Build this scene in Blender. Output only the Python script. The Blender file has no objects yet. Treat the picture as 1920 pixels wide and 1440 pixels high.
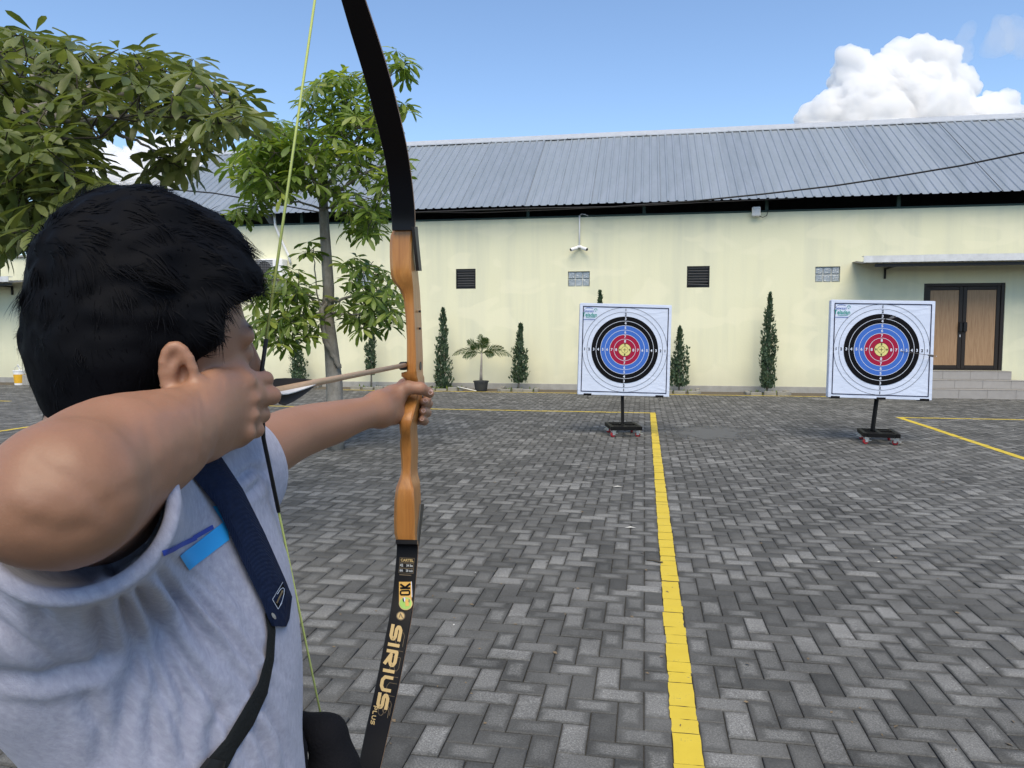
import bpy, bmesh, math, random
import numpy as np
from mathutils import Vector, Matrix, noise as mnoise
from mathutils.bvhtree import BVHTree

SC = bpy.context.scene
COL = SC.collection
rad = math.radians

# ------------------------------------------------------------------ camera
FPX = 1400.0
CAM_H = 1.5
YAW = rad(10.05)
PITCH = math.atan(95 / 1400)
cam_data = bpy.data.cameras.new('camera')
cam_data.sensor_fit = 'HORIZONTAL'
cam_data.sensor_width = 36.0
cam_data.lens = 36.0 * FPX / 1920.0
cam_data.clip_start = 0.02
cam_data.clip_end = 12000
cam = bpy.data.objects.new('camera', cam_data)
COL.objects.link(cam)
cam.location = (0, 0, CAM_H)
cam.rotation_euler = (rad(90) - PITCH, 0, YAW)
SC.camera = cam

# ------------------------------------------------------------------ sky, sun, exposure
SUN_EL, SUN_AZ = rad(56), rad(168)      # azimuth measured from +Y clockwise: sun high behind the camera
world = bpy.data.worlds.new('World')
SC.world = world
world.use_nodes = True
wn = world.node_tree
wn.nodes.clear()
w_out = wn.nodes.new('ShaderNodeOutputWorld')
w_bg = wn.nodes.new('ShaderNodeBackground')
w_sky = wn.nodes.new('ShaderNodeTexSky')
w_sky.sky_type = 'NISHITA'
w_sky.sun_disc = False
w_sky.sun_elevation = SUN_EL
w_sky.sun_rotation = SUN_AZ
w_sky.altitude = 0
w_sky.air_density = 1.0
w_sky.dust_density = 0.15
w_sky.ozone_density = 3.4
w_bg.inputs['Strength'].default_value = 0.094
wn.links.new(w_sky.outputs[0], w_bg.inputs['Color'])
wn.links.new(w_bg.outputs[0], w_out.inputs['Surface'])

sun_data = bpy.data.lights.new('sun', 'SUN')
sun_data.energy = 2.0
sun_data.angle = rad(50)
sun_data.color = (1.0, 0.87, 0.66)
sun = bpy.data.objects.new('sun', sun_data)
COL.objects.link(sun)
_sd = Vector((math.sin(SUN_AZ) * math.cos(SUN_EL), math.cos(SUN_AZ) * math.cos(SUN_EL), math.sin(SUN_EL)))
sun.rotation_euler = _sd.to_track_quat('Z', 'Y').to_euler()
sun.location = (0, -10, 20)

SC.view_settings.view_transform = 'Standard'
SC.view_settings.look = 'None'
SC.view_settings.exposure = 1.13
SC.view_settings.gamma = 1.0
SC.view_settings.use_curve_mapping = False
SC.render.engine = 'CYCLES'
SC.cycles.use_denoising = True
SC.cycles.max_bounces = 40
SC.cycles.glossy_bounces = 4
SC.cycles.transmission_bounces = 6
SC.cycles.volume_bounces = 30
SC.cycles.diffuse_bounces = 4
SC.cycles.transparent_max_bounces = 8
SC.cycles.caustics_reflective = False
SC.cycles.caustics_refractive = False

# ------------------------------------------------------------------ projection helpers
CAM_P = np.array([0, 0, CAM_H])
CF = np.array([-math.sin(YAW) * math.cos(PITCH), math.cos(YAW) * math.cos(PITCH), -math.sin(PITCH)])
CR = np.array([math.cos(YAW), math.sin(YAW), 0.0])
CU = np.cross(CR, CF)

def ray(x, y):
    return CF + CR * (x - 960) / FPX - CU * (y - 720) / FPX
def CP(x, y, d):                      # pixel of the 1920x1440 photograph + depth -> world
    return CAM_P + ray(x, y) * d
def CW(X, Y, D):                      # metres right, down, ahead of the camera
    return CAM_P + CR * X - CU * Y + CF * D
def GP(x, y, z=0.0):
    r = ray(x, y)
    return CAM_P + r * ((z - CAM_H) / r[2])
def WP(x, y, Y):
    r = ray(x, y)
    return CAM_P + r * (Y / r[1])
def PJ(P):
    v = np.asarray(P, float) - CAM_P
    d = v @ CF
    return 960 + FPX * (v @ CR) / d, 720 - FPX * (v @ CU) / d, d

# ------------------------------------------------------------------ object helpers
def mesh_obj(name, verts, faces, mats, parent=None, mi=None, smooth=False, uv=None, kind=None, loc=None):
    me = bpy.data.meshes.new(name)
    me.from_pydata([tuple(map(float, v)) for v in verts], [], [tuple(int(i) for i in f) for f in faces])
    if not isinstance(mats, (list, tuple)):
        mats = [mats]
    for m in mats:
        me.materials.append(m)
    if mi is not None:
        me.polygons.foreach_set('material_index', np.asarray(mi, np.int32))
    if smooth:
        me.polygons.foreach_set('use_smooth', np.ones(len(me.polygons), bool))
    if uv is not None:
        l = me.uv_layers.new(name='UVMap')
        l.data.foreach_set('uv', np.asarray(uv, np.float32).ravel())
    me.update()
    return link(name, me, parent, kind, loc)

def link(name, me, parent=None, kind=None, loc=None):
    o = bpy.data.objects.new(name, me)
    COL.objects.link(o)
    if parent is not None:
        o.parent = parent
    if loc is not None:
        o.location = loc
    if kind:
        o['kind'] = kind
    return o

def empty(name, loc=(0, 0, 0), rz=0.0, label=None, cat=None, group=None, kind=None, rot=None):
    o = bpy.data.objects.new(name, None)
    COL.objects.link(o)
    o.empty_display_size = 0.1
    o.location = tuple(map(float, loc))
    o.rotation_euler = rot if rot is not None else (0, 0, rz)
    return tag(o, label, cat, group, kind)

def tag(o, label=None, cat=None, group=None, kind=None):
    if label: o['label'] = label
    if cat: o['category'] = cat
    if group: o['group'] = group
    if kind: o['kind'] = kind
    return o

class MB:
    """collects shapes; build() links them as ONE mesh object"""
    def __init__(s):
        s.v, s.f, s.m = [], [], []
    def add(s, v, f, m=0):
        b = len(s.v)
        s.v += [tuple(map(float, p)) for p in v]
        s.f += [tuple(b + int(i) for i in q) for q in f]
        s.m += [m] * len(f)
        return s
    def box(s, lo, hi, m=0, M=None):
        x0, y0, z0 = lo; x1, y1, z1 = hi
        v = [(x0,y0,z0),(x1,y0,z0),(x1,y1,z0),(x0,y1,z0),(x0,y0,z1),(x1,y0,z1),(x1,y1,z1),(x0,y1,z1)]
        if M is not None: v = [tuple(M @ Vector(p)) for p in v]
        return s.add(v, [(0,3,2,1),(4,5,6,7),(0,1,5,4),(1,2,6,5),(2,3,7,6),(3,0,4,7)], m)
    def cbox(s, lo, hi, c=0.01, m=0, M=None):
        """box with chamfered edges"""
        lo = np.array(lo, float); hi = np.array(hi, float)
        c = min(c, 0.45 * min(hi - lo))
        bm = bmesh.new()
        bmesh.ops.create_cube(bm, size=1)
        for q in bm.verts:
            q.co = Vector([(lo[i] + hi[i]) / 2 + q.co[i] * (hi[i] - lo[i]) for i in range(3)])
        bmesh.ops.bevel(bm, geom=bm.edges[:], offset=c, segments=1, affect='EDGES', profile=0.5)
        bm.verts.index_update()
        v = [(M @ q.co) if M is not None else q.co for q in bm.verts]
        f = [[q.index for q in p.verts] for p in bm.faces]
        bm.free()
        return s.add(v, f, m)
    def tube(s, pts, r, n=8, m=0, cap=True):
        pts = [Vector(p) for p in pts]
        if not hasattr(r, '__len__'): r = [r] * len(pts)
        up = None
        v, f = [], []
        for i, p in enumerate(pts):
            t = (pts[min(i + 1, len(pts) - 1)] - pts[max(i - 1, 0)]).normalized()
            if up is None:
                up = Vector((0, 0, 1)) if abs(t.z) < 0.9 else Vector((1, 0, 0))
            a = t.cross(up).normalized()
            up = a.cross(t).normalized()
            for k in range(n):
                an = 2 * math.pi * k / n
                v.append(p + a * (r[i] * math.cos(an)) + up * (r[i] * math.sin(an)))
        for i in range(len(pts) - 1):
            for k in range(n):
                k2 = (k + 1) % n
                f.append((i*n + k, i*n + k2, (i+1)*n + k2, (i+1)*n + k))
        if cap:
            f.append(tuple(range(n - 1, -1, -1)))
            f.append(tuple((len(pts) - 1) * n + k for k in range(n)))
        return s.add(v, f, m)
    def lathe(s, prof, n=24, m=0, M=None):
        """prof: list of (r, z)"""
        v, f = [], []
        for r, z in prof:
            for k in range(n):
                a = 2 * math.pi * k / n
                p = Vector((r * math.cos(a), r * math.sin(a), z))
                v.append(M @ p if M is not None else p)
        for i in range(len(prof) - 1):
            for k in range(n):
                k2 = (k + 1) % n
                f.append((i*n + k, i*n + k2, (i+1)*n + k2, (i+1)*n + k))
        return s.add(v, f, m)
    def build(s, name, mats, parent=None, smooth=False, kind=None, loc=None):
        return mesh_obj(name, s.v, s.f, mats, parent, s.m, smooth, kind=kind, loc=loc)

def auto_smooth(o, deg=35):
    me = o.data
    me.polygons.foreach_set('use_smooth', np.ones(len(me.polygons), bool))
    bm = bmesh.new(); bm.from_mesh(me)
    th = rad(deg)
    for e in bm.edges:
        if len(e.link_faces) == 2 and e.link_faces[0].normal.angle(e.link_faces[1].normal, 0) > th:
            e.smooth = False
    bm.to_mesh(me); bm.free()
    return o

# ------------------------------------------------------------------ material helpers
class NT:
    def __init__(s, name):
        s.mat = bpy.data.materials.new(name)
        s.mat.use_nodes = True
        s.t = s.mat.node_tree
        s.t.nodes.clear()
        s.out = s.t.nodes.new('ShaderNodeOutputMaterial')
        s.p = s.t.nodes.new('ShaderNodeBsdfPrincipled')
        s.t.links.new(s.p.outputs[0], s.out.inputs['Surface'])
    def n(s, typ, **kw):
        nd = s.t.nodes.new('ShaderNode' + typ)
        for k, v in kw.items():
            if k.startswith('i_'):
                key = k[2:]
                key = int(key) if key.isdigit() else key.replace('_', ' ')
                s.set(nd.inputs[key], v)
            else:
                setattr(nd, k, v)
        return nd
    def set(s, sock, v):
        if hasattr(v, 'links') and hasattr(v, 'is_output'):
            s.t.links.new(v, sock)
        elif isinstance(v, bpy.types.Node):
            s.t.links.new(v.outputs[0], sock)
        else:
            if sock.type == 'RGBA' and len(v) == 3: v = (*v, 1)
            sock.default_value = v
    def P(s, **kw):
        for k, v in kw.items():
            s.set(s.p.inputs[k.replace('_', ' ')], v)
        return s
    def math(s, op, a, b=None, c=None, clamp=False):
        nd = s.t.nodes.new('ShaderNodeMath'); nd.operation = op; nd.use_clamp = clamp
        s.set(nd.inputs[0], a)
        if b is not None: s.set(nd.inputs[1], b)
        if c is not None: s.set(nd.inputs[2], c)
        return nd.outputs[0]
    def mix(s, fac, a, b, blend='MIX'):
        nd = s.t.nodes.new('ShaderNodeMix'); nd.data_type = 'RGBA'; nd.blend_type = blend
        s.set(nd.inputs[0], fac); s.set(nd.inputs[6], a); s.set(nd.inputs[7], b)
        return nd.outputs[2]
    def ramp(s, fac, stops):
        nd = s.t.nodes.new('ShaderNodeValToRGB')
        cr = nd.color_ramp
        while len(cr.elements) < len(stops): cr.elements.new(0.5)
        for e, (p, c) in zip(cr.elements, stops):
            e.position = p
            e.color = (c, c, c, 1) if not hasattr(c, '__len__') else (*c, 1)
        s.set(nd.inputs[0], fac)
        return nd.outputs[0]
    def coord(s, which='Object', scale=(1, 1, 1), rot=(0, 0, 0)):
        tc = s.t.nodes.new('ShaderNodeTexCoord')
        mp = s.t.nodes.new('ShaderNodeMapping')
        mp.inputs['Scale'].default_value = scale
        mp.inputs['Rotation'].default_value = rot
        s.t.links.new(tc.outputs[which], mp.inputs['Vector'])
        return mp.outputs[0]
    def noise(s, vec, scale=5, detail=3, rough=0.5, dist=0.0):
        nd = s.t.nodes.new('ShaderNodeTexNoise')
        nd.inputs['Scale'].default_value = scale; nd.inputs['Detail'].default_value = detail
        nd.inputs['Roughness'].default_value = rough; nd.inputs['Distortion'].default_value = dist
        if vec is not None: s.t.links.new(vec, nd.inputs['Vector'])
        return nd.outputs['Fac']
    def bump(s, h, strength=0.3, dist=0.01, normal=None):
        nd = s.t.nodes.new('ShaderNodeBump')
        nd.inputs['Strength'].default_value = strength
        nd.inputs['Distance'].default_value = dist
        s.set(nd.inputs['Height'], h)
        if normal is not None: s.set(nd.inputs['Normal'], normal)
        s.set(s.p.inputs['Normal'], nd.outputs[0])
        return nd.outputs[0]

def simple(name, col, rough=0.6, metal=0.0, var=0.12, scale=8.0, bump=0.0, bscale=60.0, coat=0.0, spec=0.3, which='Object'):
    t = NT(name)
    co = t.coord(which)
    n1 = t.noise(co, scale, 5, 0.6)
    c = np.array(col)
    t.P(Base_Color=t.mix(n1, tuple(np.clip(c * (1 - var), 0, 1)), tuple(np.clip(c * (1 + var), 0, 1))),
        Roughness=t.math('ADD', t.math('MULTIPLY', n1, 0.2), rough - 0.1), Metallic=metal, Coat_Weight=coat)
    t.p.inputs['Specular IOR Level'].default_value = spec
    if bump > 0:
        t.bump(t.noise(co, bscale, 3), bump, 0.005)
    return t.mat

def text_verts(s, bold=0.0):
    """filled 2-D text as (verts, faces); unit cap height, x from 0"""
    cu = bpy.data.curves.new('t', 'FONT')
    cu.body = s; cu.size = 1.0; cu.offset = bold; cu.resolution_u = 3
    ob = bpy.data.objects.new('t', cu)
    COL.objects.link(ob)
    dg = bpy.context.evaluated_depsgraph_get()
    me = bpy.data.meshes.new_from_object(ob.evaluated_get(dg))
    v = np.array([q.co[:2] for q in me.vertices]) if len(me.vertices) else np.zeros((0, 2))
    f = [tuple(p.vertices) for p in me.polygons]
    bpy.data.objects.remove(ob); bpy.data.curves.remove(cu); bpy.data.meshes.remove(me)
    if len(v):
        v[:, 0] -= v[:, 0].min(); v = v / 0.70
    return v, f
# ================================================================== GROUND
G = 0.103                                   # paver module
LX0 = 0.118                                 # left edge of the long yellow line
WALL_Y = 19.6
rng = np.random.default_rng(7)

def paver_material():
    t = NT('paver_concrete')
    uv = t.n('UVMap'); uv.uv_map = 'UVMap'
    geo = t.n('NewGeometry'); oi = t.n('ObjectInfo')
    rnd = t.math('FRACT', t.math('ADD', geo.outputs['Random Per Island'], oi.outputs['Random']))
    rnd2 = t.math('FRACT', t.math('MULTIPLY', rnd, 37.7))
    rnd3 = t.math('FRACT', t.math('MULTIPLY', rnd, 91.3))
    pos = geo.outputs['Position']
    speck = t.noise(pos, 150, 4, 0.85)
    speck2 = t.noise(pos, 120, 3, 0.7)
    med = t.noise(pos, 26, 4, 0.6)
    big = t.noise(pos, 0.55, 5, 0.62)
    mid = t.noise(pos, 2.2, 4, 0.6)
    # worn patch in the middle of each stone, its own size and strength per stone
    sx = t.n('SeparateXYZ'); t.set(sx.inputs[0], uv.outputs[0])
    ax = t.math('ABSOLUTE', t.math('SUBTRACT', sx.outputs[0], 0.5))
    ay = t.math('ABSOLUTE', t.math('SUBTRACT', sx.outputs[1], 0.5))
    edge = t.math('MAXIMUM', ax, ay)
    edge = t.math('ADD', edge, t.math('MULTIPLY', t.math('SUBTRACT', med, 0.5), 0.22))
    thr = t.math('ADD', 0.23, t.math('MULTIPLY', rnd2, 0.22))
    worn = t.math('DIVIDE', t.math('SUBTRACT', t.math('ADD', thr, 0.09), edge), 0.16, clamp=True)
    worn = t.math('MULTIPLY', worn, t.math('MULTIPLY', t.math('POWER', rnd3, 0.8), t.ramp(big, [(0.3, 0.35), (0.7, 1.0)])))
    dark = t.mix(rnd, (0.058, 0.0585, 0.056), (0.088, 0.088, 0.084))
    light = t.mix(rnd2, (0.185, 0.186, 0.179), (0.30, 0.30, 0.29))
    base = t.mix(worn, dark, light)
    sp = t.ramp(speck, [(0.36, 0.35), (0.52, 0.95), (0.66, 2.1)])
    base = t.mix(t.math('ADD', 0.35, t.math('MULTIPLY', worn, 0.6)), base, t.mix(1.0, base, sp, 'MULTIPLY'))
    base = t.mix(0.5, base, t.mix(1.0, base, t.ramp(speck2, [(0.35, 0.7), (0.65, 1.35)]), 'MULTIPLY'))
    base = t.mix(0.8, base, t.mix(1.0, base, t.ramp(mid, [(0.3, 0.72), (0.7, 1.22)]), 'MULTIPLY'))
    dust = t.ramp(big, [(0.47, 0.0), (0.66, 0.42)])
    base = t.mix(dust, base, (0.115, 0.115, 0.11))
    t.P(Base_Color=base, Roughness=0.88)
    t.p.inputs['Specular IOR Level'].default_value = 0.3
    t.bump(t.math('ADD', speck, t.math('MULTIPLY', med, 1.5)), 0.5, 0.003)
    return t.mat
M_PAVER = paver_material()

def joint_material():
    t = NT('joint_sand')
    co = t.coord('Object')
    n1 = t.noise(co, 60, 4); n2 = t.noise(co, 0.8, 4)
    c = t.mix(n1, (0.028, 0.028, 0.026), (0.105, 0.10, 0.088))
    c = t.mix(t.ramp(n2, [(0.5, 0.0), (0.75, 0.5)]), c, (0.07, 0.07, 0.055))
    t.P(Base_Color=c, Roughness=0.95)
    t.bump(n1, 0.4, 0.004)
    return t.mat
M_JOINT = joint_material()

def yellow_material():
    t = NT('yellow_road_paint')
    co = t.coord('Object')
    n1 = t.noise(co, 90, 4, 0.7); n2 = t.noise(co, 7, 4, 0.6)
    geo = t.n('NewGeometry')
    c = t.mix(n2, (0.52, 0.375, 0.022), (0.66, 0.505, 0.045))
    c = t.mix(t.math('MULTIPLY', geo.outputs['Random Per Island'], 0.25), c, (0.54, 0.42, 0.07))
    wear = t.ramp(t.math('ADD', n1, t.math('MULTIPLY', n2, 0.55)), [(0.93, 0.0), (1.03, 0.8)])
    c = t.mix(wear, c, (0.10, 0.10, 0.09))
    t.P(Base_Color=c, Roughness=0.7)
    t.bump(n1, 0.3, 0.003)
    return t.mat
M_YELLOW = yellow_material()

# base sheet to the horizon
ground = mesh_obj('ground', [(-4000, -4000, -0.012), (4000, -4000, -0.012), (4000, 4000, -0.012), (-4000, 4000, -0.012)], [(0, 1, 2, 3)], M_JOINT, kind='structure')

PAVE_X = (-20.5, 12.5); PAVE_Y = (-1.6, 18.72)
i0, i1 = math.floor((PAVE_X[0] - LX0) / G), math.ceil((PAVE_X[1] - LX0) / G)
j0, j1 = math.floor(PAVE_Y[0] / G), math.ceil(PAVE_Y[1] / G)
PV_Z = {}
def paver_of_cell(i, j):
    k = (i - j) % 4
    if k == 0: return (i, j, 0)
    if k == 1: return (i - 1, j, 0)
    if k == 3: return (i, j, 1)
    return (i, j - 1, 1)
def paver_pose(key):
    if key not in PV_Z:
        h = np.random.default_rng(abs(hash((key[0] * 7919 + 13, key[1] * 104729 + 7, key[2]))) % (2 ** 32))
        PV_Z[key] = (h.normal(0, 0.0011), h.normal(0, 0.008), h.normal(0, 0.008))
    return PV_Z[key]

GAP, CH = 0.0022, 0.0045
def paver_verts(o):
    lx, ly = (2 * G, G) if o == 0 else (G, 2 * G)
    a, b = lx / 2 - GAP, ly / 2 - GAP
    out = [(-a, -b, -0.011), (a, -b, -0.011), (a, b, -0.011), (-a, b, -0.011)]
    rim = [(-a, -b, -0.0035), (a, -b, -0.0035), (a, b, -0.0035), (-a, b, -0.0035)]
    top = [(-a + CH, -b + CH, 0), (a - CH, -b + CH, 0), (a - CH, b - CH, 0), (-a + CH, b - CH, 0)]
    return np.array(out + rim + top), (lx, ly)
PV_F = [(8, 9, 10, 11)] + [(4 + k, 4 + (k + 1) % 4, 8 + (k + 1) % 4, 8 + k) for k in range(4)] + [(k, (k + 1) % 4, 4 + (k + 1) % 4, 4 + k) for k in range(4)]
PV_TMPL = [paver_verts(0), paver_verts(1)]
def paver_uv(o):
    v, (lx, ly) = PV_TMPL[o]
    u = np.stack([v[:, 0] / lx + 0.5, v[:, 1] / ly + 0.5], 1)
    return np.concatenate([u[list(f)] for f in PV_F])

cells = []
for i in range(i0, i1):
    for j in range(j0, j1):
        k = (i - j) % 4
        if k == 0: cells.append((i, j, 0))
        elif k == 3: cells.append((i, j, 1))
cen = np.array([(LX0 + (i + (1 if o == 0 else 0.5)) * G, (j + (0.5 if o == 0 else 1)) * G) for i, j, o in cells])

# in-frame, unobstructed, nearest first -> separate objects
rel = np.c_[cen, np.zeros(len(cen))] - CAM_P
dd = rel @ CF
with np.errstate(divide='ignore', invalid='ignore'):
    px = 960 + FPX * (rel @ CR) / dd; py = 720 - FPX * (rel @ CU) / dd
vis = (dd > 0.3) & (px > 20) & (px < 1900) & (py < 1432) & ~((px < 660) & (py > 840))
order = np.argsort(np.where(vis, dd, 1e9))
single = set(order[:300].tolist())

pavement = empty('pavement', (0, 0, 0), kind='structure')
pav_me = []
for o in (0, 1):
    v, _ = PV_TMPL[o]
    tmp = mesh_obj('paver', v, PV_F, M_PAVER, uv=paver_uv(o))
    pav_me.append(tmp.data)
    bpy.data.objects.remove(tmp)
PV, PF, PU = [], [], []
for n, (key, c) in enumerate(zip(cells, cen)):
    z, tx, ty = paver_pose(key)
    if n in single:
        o = link('paver', pav_me[key[2]], pavement, loc=(c[0], c[1], z))
        o.rotation_euler = (tx, ty, 0)
    else:
        v = PV_TMPL[key[2]][0].copy()
        v[:, 2] += z + v[:, 1] * tx - v[:, 0] * ty
        v[:, 0] += c[0]; v[:, 1] += c[1]
        PV.append(v)
        PF.append(np.array(PV_F) + 12 * (len(PV) - 1)); PU.append(paver_uv(key[2]))
def big_mesh(name, V, F4, mat, uv=None, parent=None, kind=None, smooth=False):
    """fast path for many quads"""
    me = bpy.data.meshes.new(name)
    nv, nf = len(V), len(F4); k = F4.shape[1]
    me.vertices.add(nv); me.vertices.foreach_set('co', np.asarray(V, np.float32).ravel())
    me.loops.add(nf * k); me.loops.foreach_set('vertex_index', np.asarray(F4, np.int32).ravel())
    me.polygons.add(nf)
    me.polygons.foreach_set('loop_start', np.arange(0, nf * k, k, dtype=np.int32))
    try: me.polygons.foreach_set('loop_total', np.full(nf, k, np.int32))
    except Exception: pass
    if uv is not None:
        l = me.uv_layers.new(name='UVMap'); l.data.foreach_set('uv', np.asarray(uv, np.float32).ravel())
    for m in (mat if isinstance(mat, (list, tuple)) else [mat]): me.materials.append(m)
    if smooth: me.polygons.foreach_set('use_smooth', np.ones(nf, bool))
    me.update(calc_edges=True); me.validate()
    return link(name, me, parent, kind)
big_mesh('paver', np.concatenate(PV), np.concatenate(PF), M_PAVER, np.concatenate(PU), pavement, 'stuff')

# ---- painted lines: one paver module wide, painted stone by stone
def paint_line(name, col=None, row=None, a0=0, a1=0, seed=0):
    r = np.random.default_rng(seed)
    V, F = [], []
    done = {}
    for q in range(a0, a1):
        cell = (col, q) if col is not None else (q, row)
        done.setdefault(paver_of_cell(*cell), []).append(cell)
    for key, cs in done.items():
        z, tx, ty = paver_pose(key)
        pc = (LX0 + (key[0] + (1 if key[2] == 0 else 0.5)) * G, (key[1] + (0.5 if key[2] == 0 else 1)) * G)
        xs = [c[0] for c in cs]; ys = [c[1] for c in cs]
        x0, x1 = LX0 + min(xs) * G, LX0 + (max(xs) + 1) * G
        y0, y1 = min(ys) * G, (max(ys) + 1) * G
        jit = lambda s=0.0016: r.normal(0, s)
        e = 0.0013
        if col is not None: x0 += jit(); x1 += jit()
        else: y0 += jit(); y1 += jit()
        # ragged outline
        n = 5
        ring = []
        for s in range(n): ring.append((x0 + e + (x1 - x0 - 2*e) * s / n, y0 + e + (jit(0.0012) if s else 0)))
        for s in range(n): ring.append((x1 - e + (jit(0.0012) if s else 0), y0 + e + (y1 - y0 - 2*e) * s / n))
        for s in range(n): ring.append((x1 - e - (x1 - x0 - 2*e) * s / n, y1 - e + (jit(0.0012) if s else 0)))
        for s in range(n): ring.append((x0 + e + (jit(0.0012) if s else 0), y1 - e - (y1 - y0 - 2*e) * s / n))
        b = len(V)
        for (x, y) in ring:
            V.append((x, y, z + (y - pc[1]) * tx - (x - pc[0]) * ty + 0.0022))
        F.append(tuple(range(b, b + len(ring))))
    return mesh_obj(name, V, F, M_YELLOW, kind='structure')
def cx(x): return int(round((x - LX0) / G))
def cy(y): return int(round(y / G))
paint_line('yellow_line', col=0, a0=cy(-1.5), a1=cy(14.25), seed=1)
paint_line('yellow_line', row=cy(14.25), a0=cx(-7.75), a1=cx(0.22), seed=2)
paint_line('yellow_line', col=cx(4.43), a0=cy(3.0), a1=cy(14.25), seed=3)
paint_line('yellow_line', row=cy(14.25), a0=cx(4.43), a1=cx(12.3), seed=4)
paint_line('yellow_line', col=cx(-9.72), a0=cy(3.0), a1=cy(14.25), seed=5)
paint_line('yellow_line', row=cy(14.25), a0=cx(-19.0), a1=cx(-13.75), seed=6)
paint_line('yellow_line', row=cy(18.62), a0=cx(-8.3), a1=cx(6.2), seed=7)
paint_line('yellow_line', row=cy(18.62), a0=cx(8.75), a1=cx(12.2), seed=8)

# ---- smooth patch of dried cement dust right of the line
def dust_material():
    t = NT('cement_dust')
    co = t.coord('Object')
    n = t.noise(co, 9, 5, 0.65); f = t.noise(co, 3.5, 5, 0.65)
    c = t.mix(n, (0.085, 0.088, 0.086), (0.135, 0.138, 0.134))
    t.P(Base_Color=c, Roughness=0.92)
    ln = t.n('VectorMath', operation='LENGTH'); mp = t.n('Mapping'); mp.inputs['Scale'].default_value = (1 / .85, 1 / 1.0, 1)
    t.t.links.new(co, mp.inputs['Vector']); t.t.links.new(mp.outputs[0], ln.inputs[0])
    e = t.math('ADD', ln.outputs['Value'], t.math('MULTIPLY', t.math('SUBTRACT', f, 0.5), 2.2))
    tr = t.n('BsdfTransparent'); mx = t.n('MixShader')
    t.set(mx.inputs[0], t.ramp(e, [(0.45, 0.12), (1.0, 1.0)]))
    t.t.links.new(t.p.outputs[0], mx.inputs[1]); t.t.links.new(tr.outputs[0], mx.inputs[2]); t.t.links.new(mx.outputs[0], t.out.inputs['Surface'])
    return t.mat
M_DUST = dust_material()
mesh_obj('cement_patch', [(-.9, -1.2, 0), (.9, -1.2, 0), (.9, 1.2, 0), (-.9, 1.2, 0)], [(0, 1, 2, 3)], M_DUST, kind='structure', loc=(1.02, 11.55, .0045))

# ---- planting strip between paving and wall
M_SOIL = simple('dry_soil', (0.10, 0.085, 0.065), 0.95, var=0.45, scale=14, bump=0.6, bscale=40)
mesh_obj('planting_strip', [(-20.5, 18.74, -0.004), (12.5, 18.74, -0.004), (12.5, 19.6, 0.015), (-20.5, 19.6, 0.015)], [(0, 1, 2, 3)], M_SOIL, kind='structure')
M_CONC = simple('grey_concrete', (0.32, 0.315, 0.295), 0.9, var=0.32, scale=5, bump=0.4, bscale=35)
# ================================================================== WAREHOUSE
def wall_material():
    t = NT('cream_wall_paint')
    co = t.coord('Object')
    streak = t.noise(t.coord('Object', (1.6, 1.6, 0.10)), 1.3, 5, 0.6)
    blot = t.noise(co, 0.55, 5, 0.6)
    fine = t.noise(co, 26, 4, 0.6)
    patch = t.noise(t.coord('Object', (1, 1, 1.6)), 0.9, 2, 0.4, 0.6)
    c = t.mix(blot, (0.70, 0.685, 0.475), (0.765, 0.75, 0.545))
    c = t.mix(t.ramp(streak, [(0.44, 0.0), (0.72, 0.6)]), c, (0.58, 0.585, 0.455))
    c = t.mix(t.ramp(patch, [(0.55, 0.0), (0.60, 0.42)]), c, (0.80, 0.77, 0.56))
    sx = t.n('SeparateXYZ'); t.set(sx.inputs[0], co)
    low = t.ramp(t.math('ADD', t.math('MULTIPLY', sx.outputs[2], 0.5), t.math('MULTIPLY', streak, 0.5)), [(0.25, 0.8), (0.62, 0.0)])
    c = t.mix(low, c, (0.53, 0.52, 0.39))
    t.P(Base_Color=c, Roughness=0.85)
    t.bump(t.math('ADD', fine, t.math('MULTIPLY', blot, 2.0)), 0.25, 0.01)
    return t.mat
M_WALL = wall_material()
M_DARK = simple('interior_shade', (0.02, 0.021, 0.022), 0.9)
M_GREEN = simple('green_painted_steel', (0.022, 0.05, 0.042), 0.55)
M_BROWN = simple('dark_brown_frame', (0.022, 0.016, 0.013), 0.45)
M_LOUVRE = simple('black_louvre', (0.15, 0.15, 0.155), 0.55)
M_WHITE = simple('white_plastic', (0.78, 0.78, 0.78), 0.45, var=0.05)
M_BLACK = simple('black_rubber', (0.012, 0.012, 0.013), 0.5)
def roof_material():
    t = NT('blue_grey_roof_sheet')
    co = t.coord('Object')
    oi = t.n('ObjectInfo')
    n = t.noise(t.coord('Object', (3, 0.35, 1)), 2.0, 5, 0.6); f = t.noise(co, 11, 4, 0.6)
    c = t.mix(oi.outputs['Random'], (0.255, 0.295, 0.332), (0.305, 0.347, 0.382))
    c = t.mix(t.ramp(n, [(0.35, 0.0), (0.75, 0.45)]), c, (0.38, 0.42, 0.49))
    c = t.mix(t.ramp(f, [(0.55, 0.0), (0.8, 0.3)]), c, (0.20, 0.22, 0.26))
    t.P(Base_Color=c, Roughness=0.42, Metallic=0.35)
    return t.mat
M_ROOF = roof_material()
M_RIDGE = simple('pale_ridge_metal', (0.42, 0.45, 0.49), 0.5, metal=0.2, var=0.15)
M_ZINC = simple('weathered_zinc', (0.56, 0.575, 0.59), 0.55, metal=0.1, var=0.35, scale=5)

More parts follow.
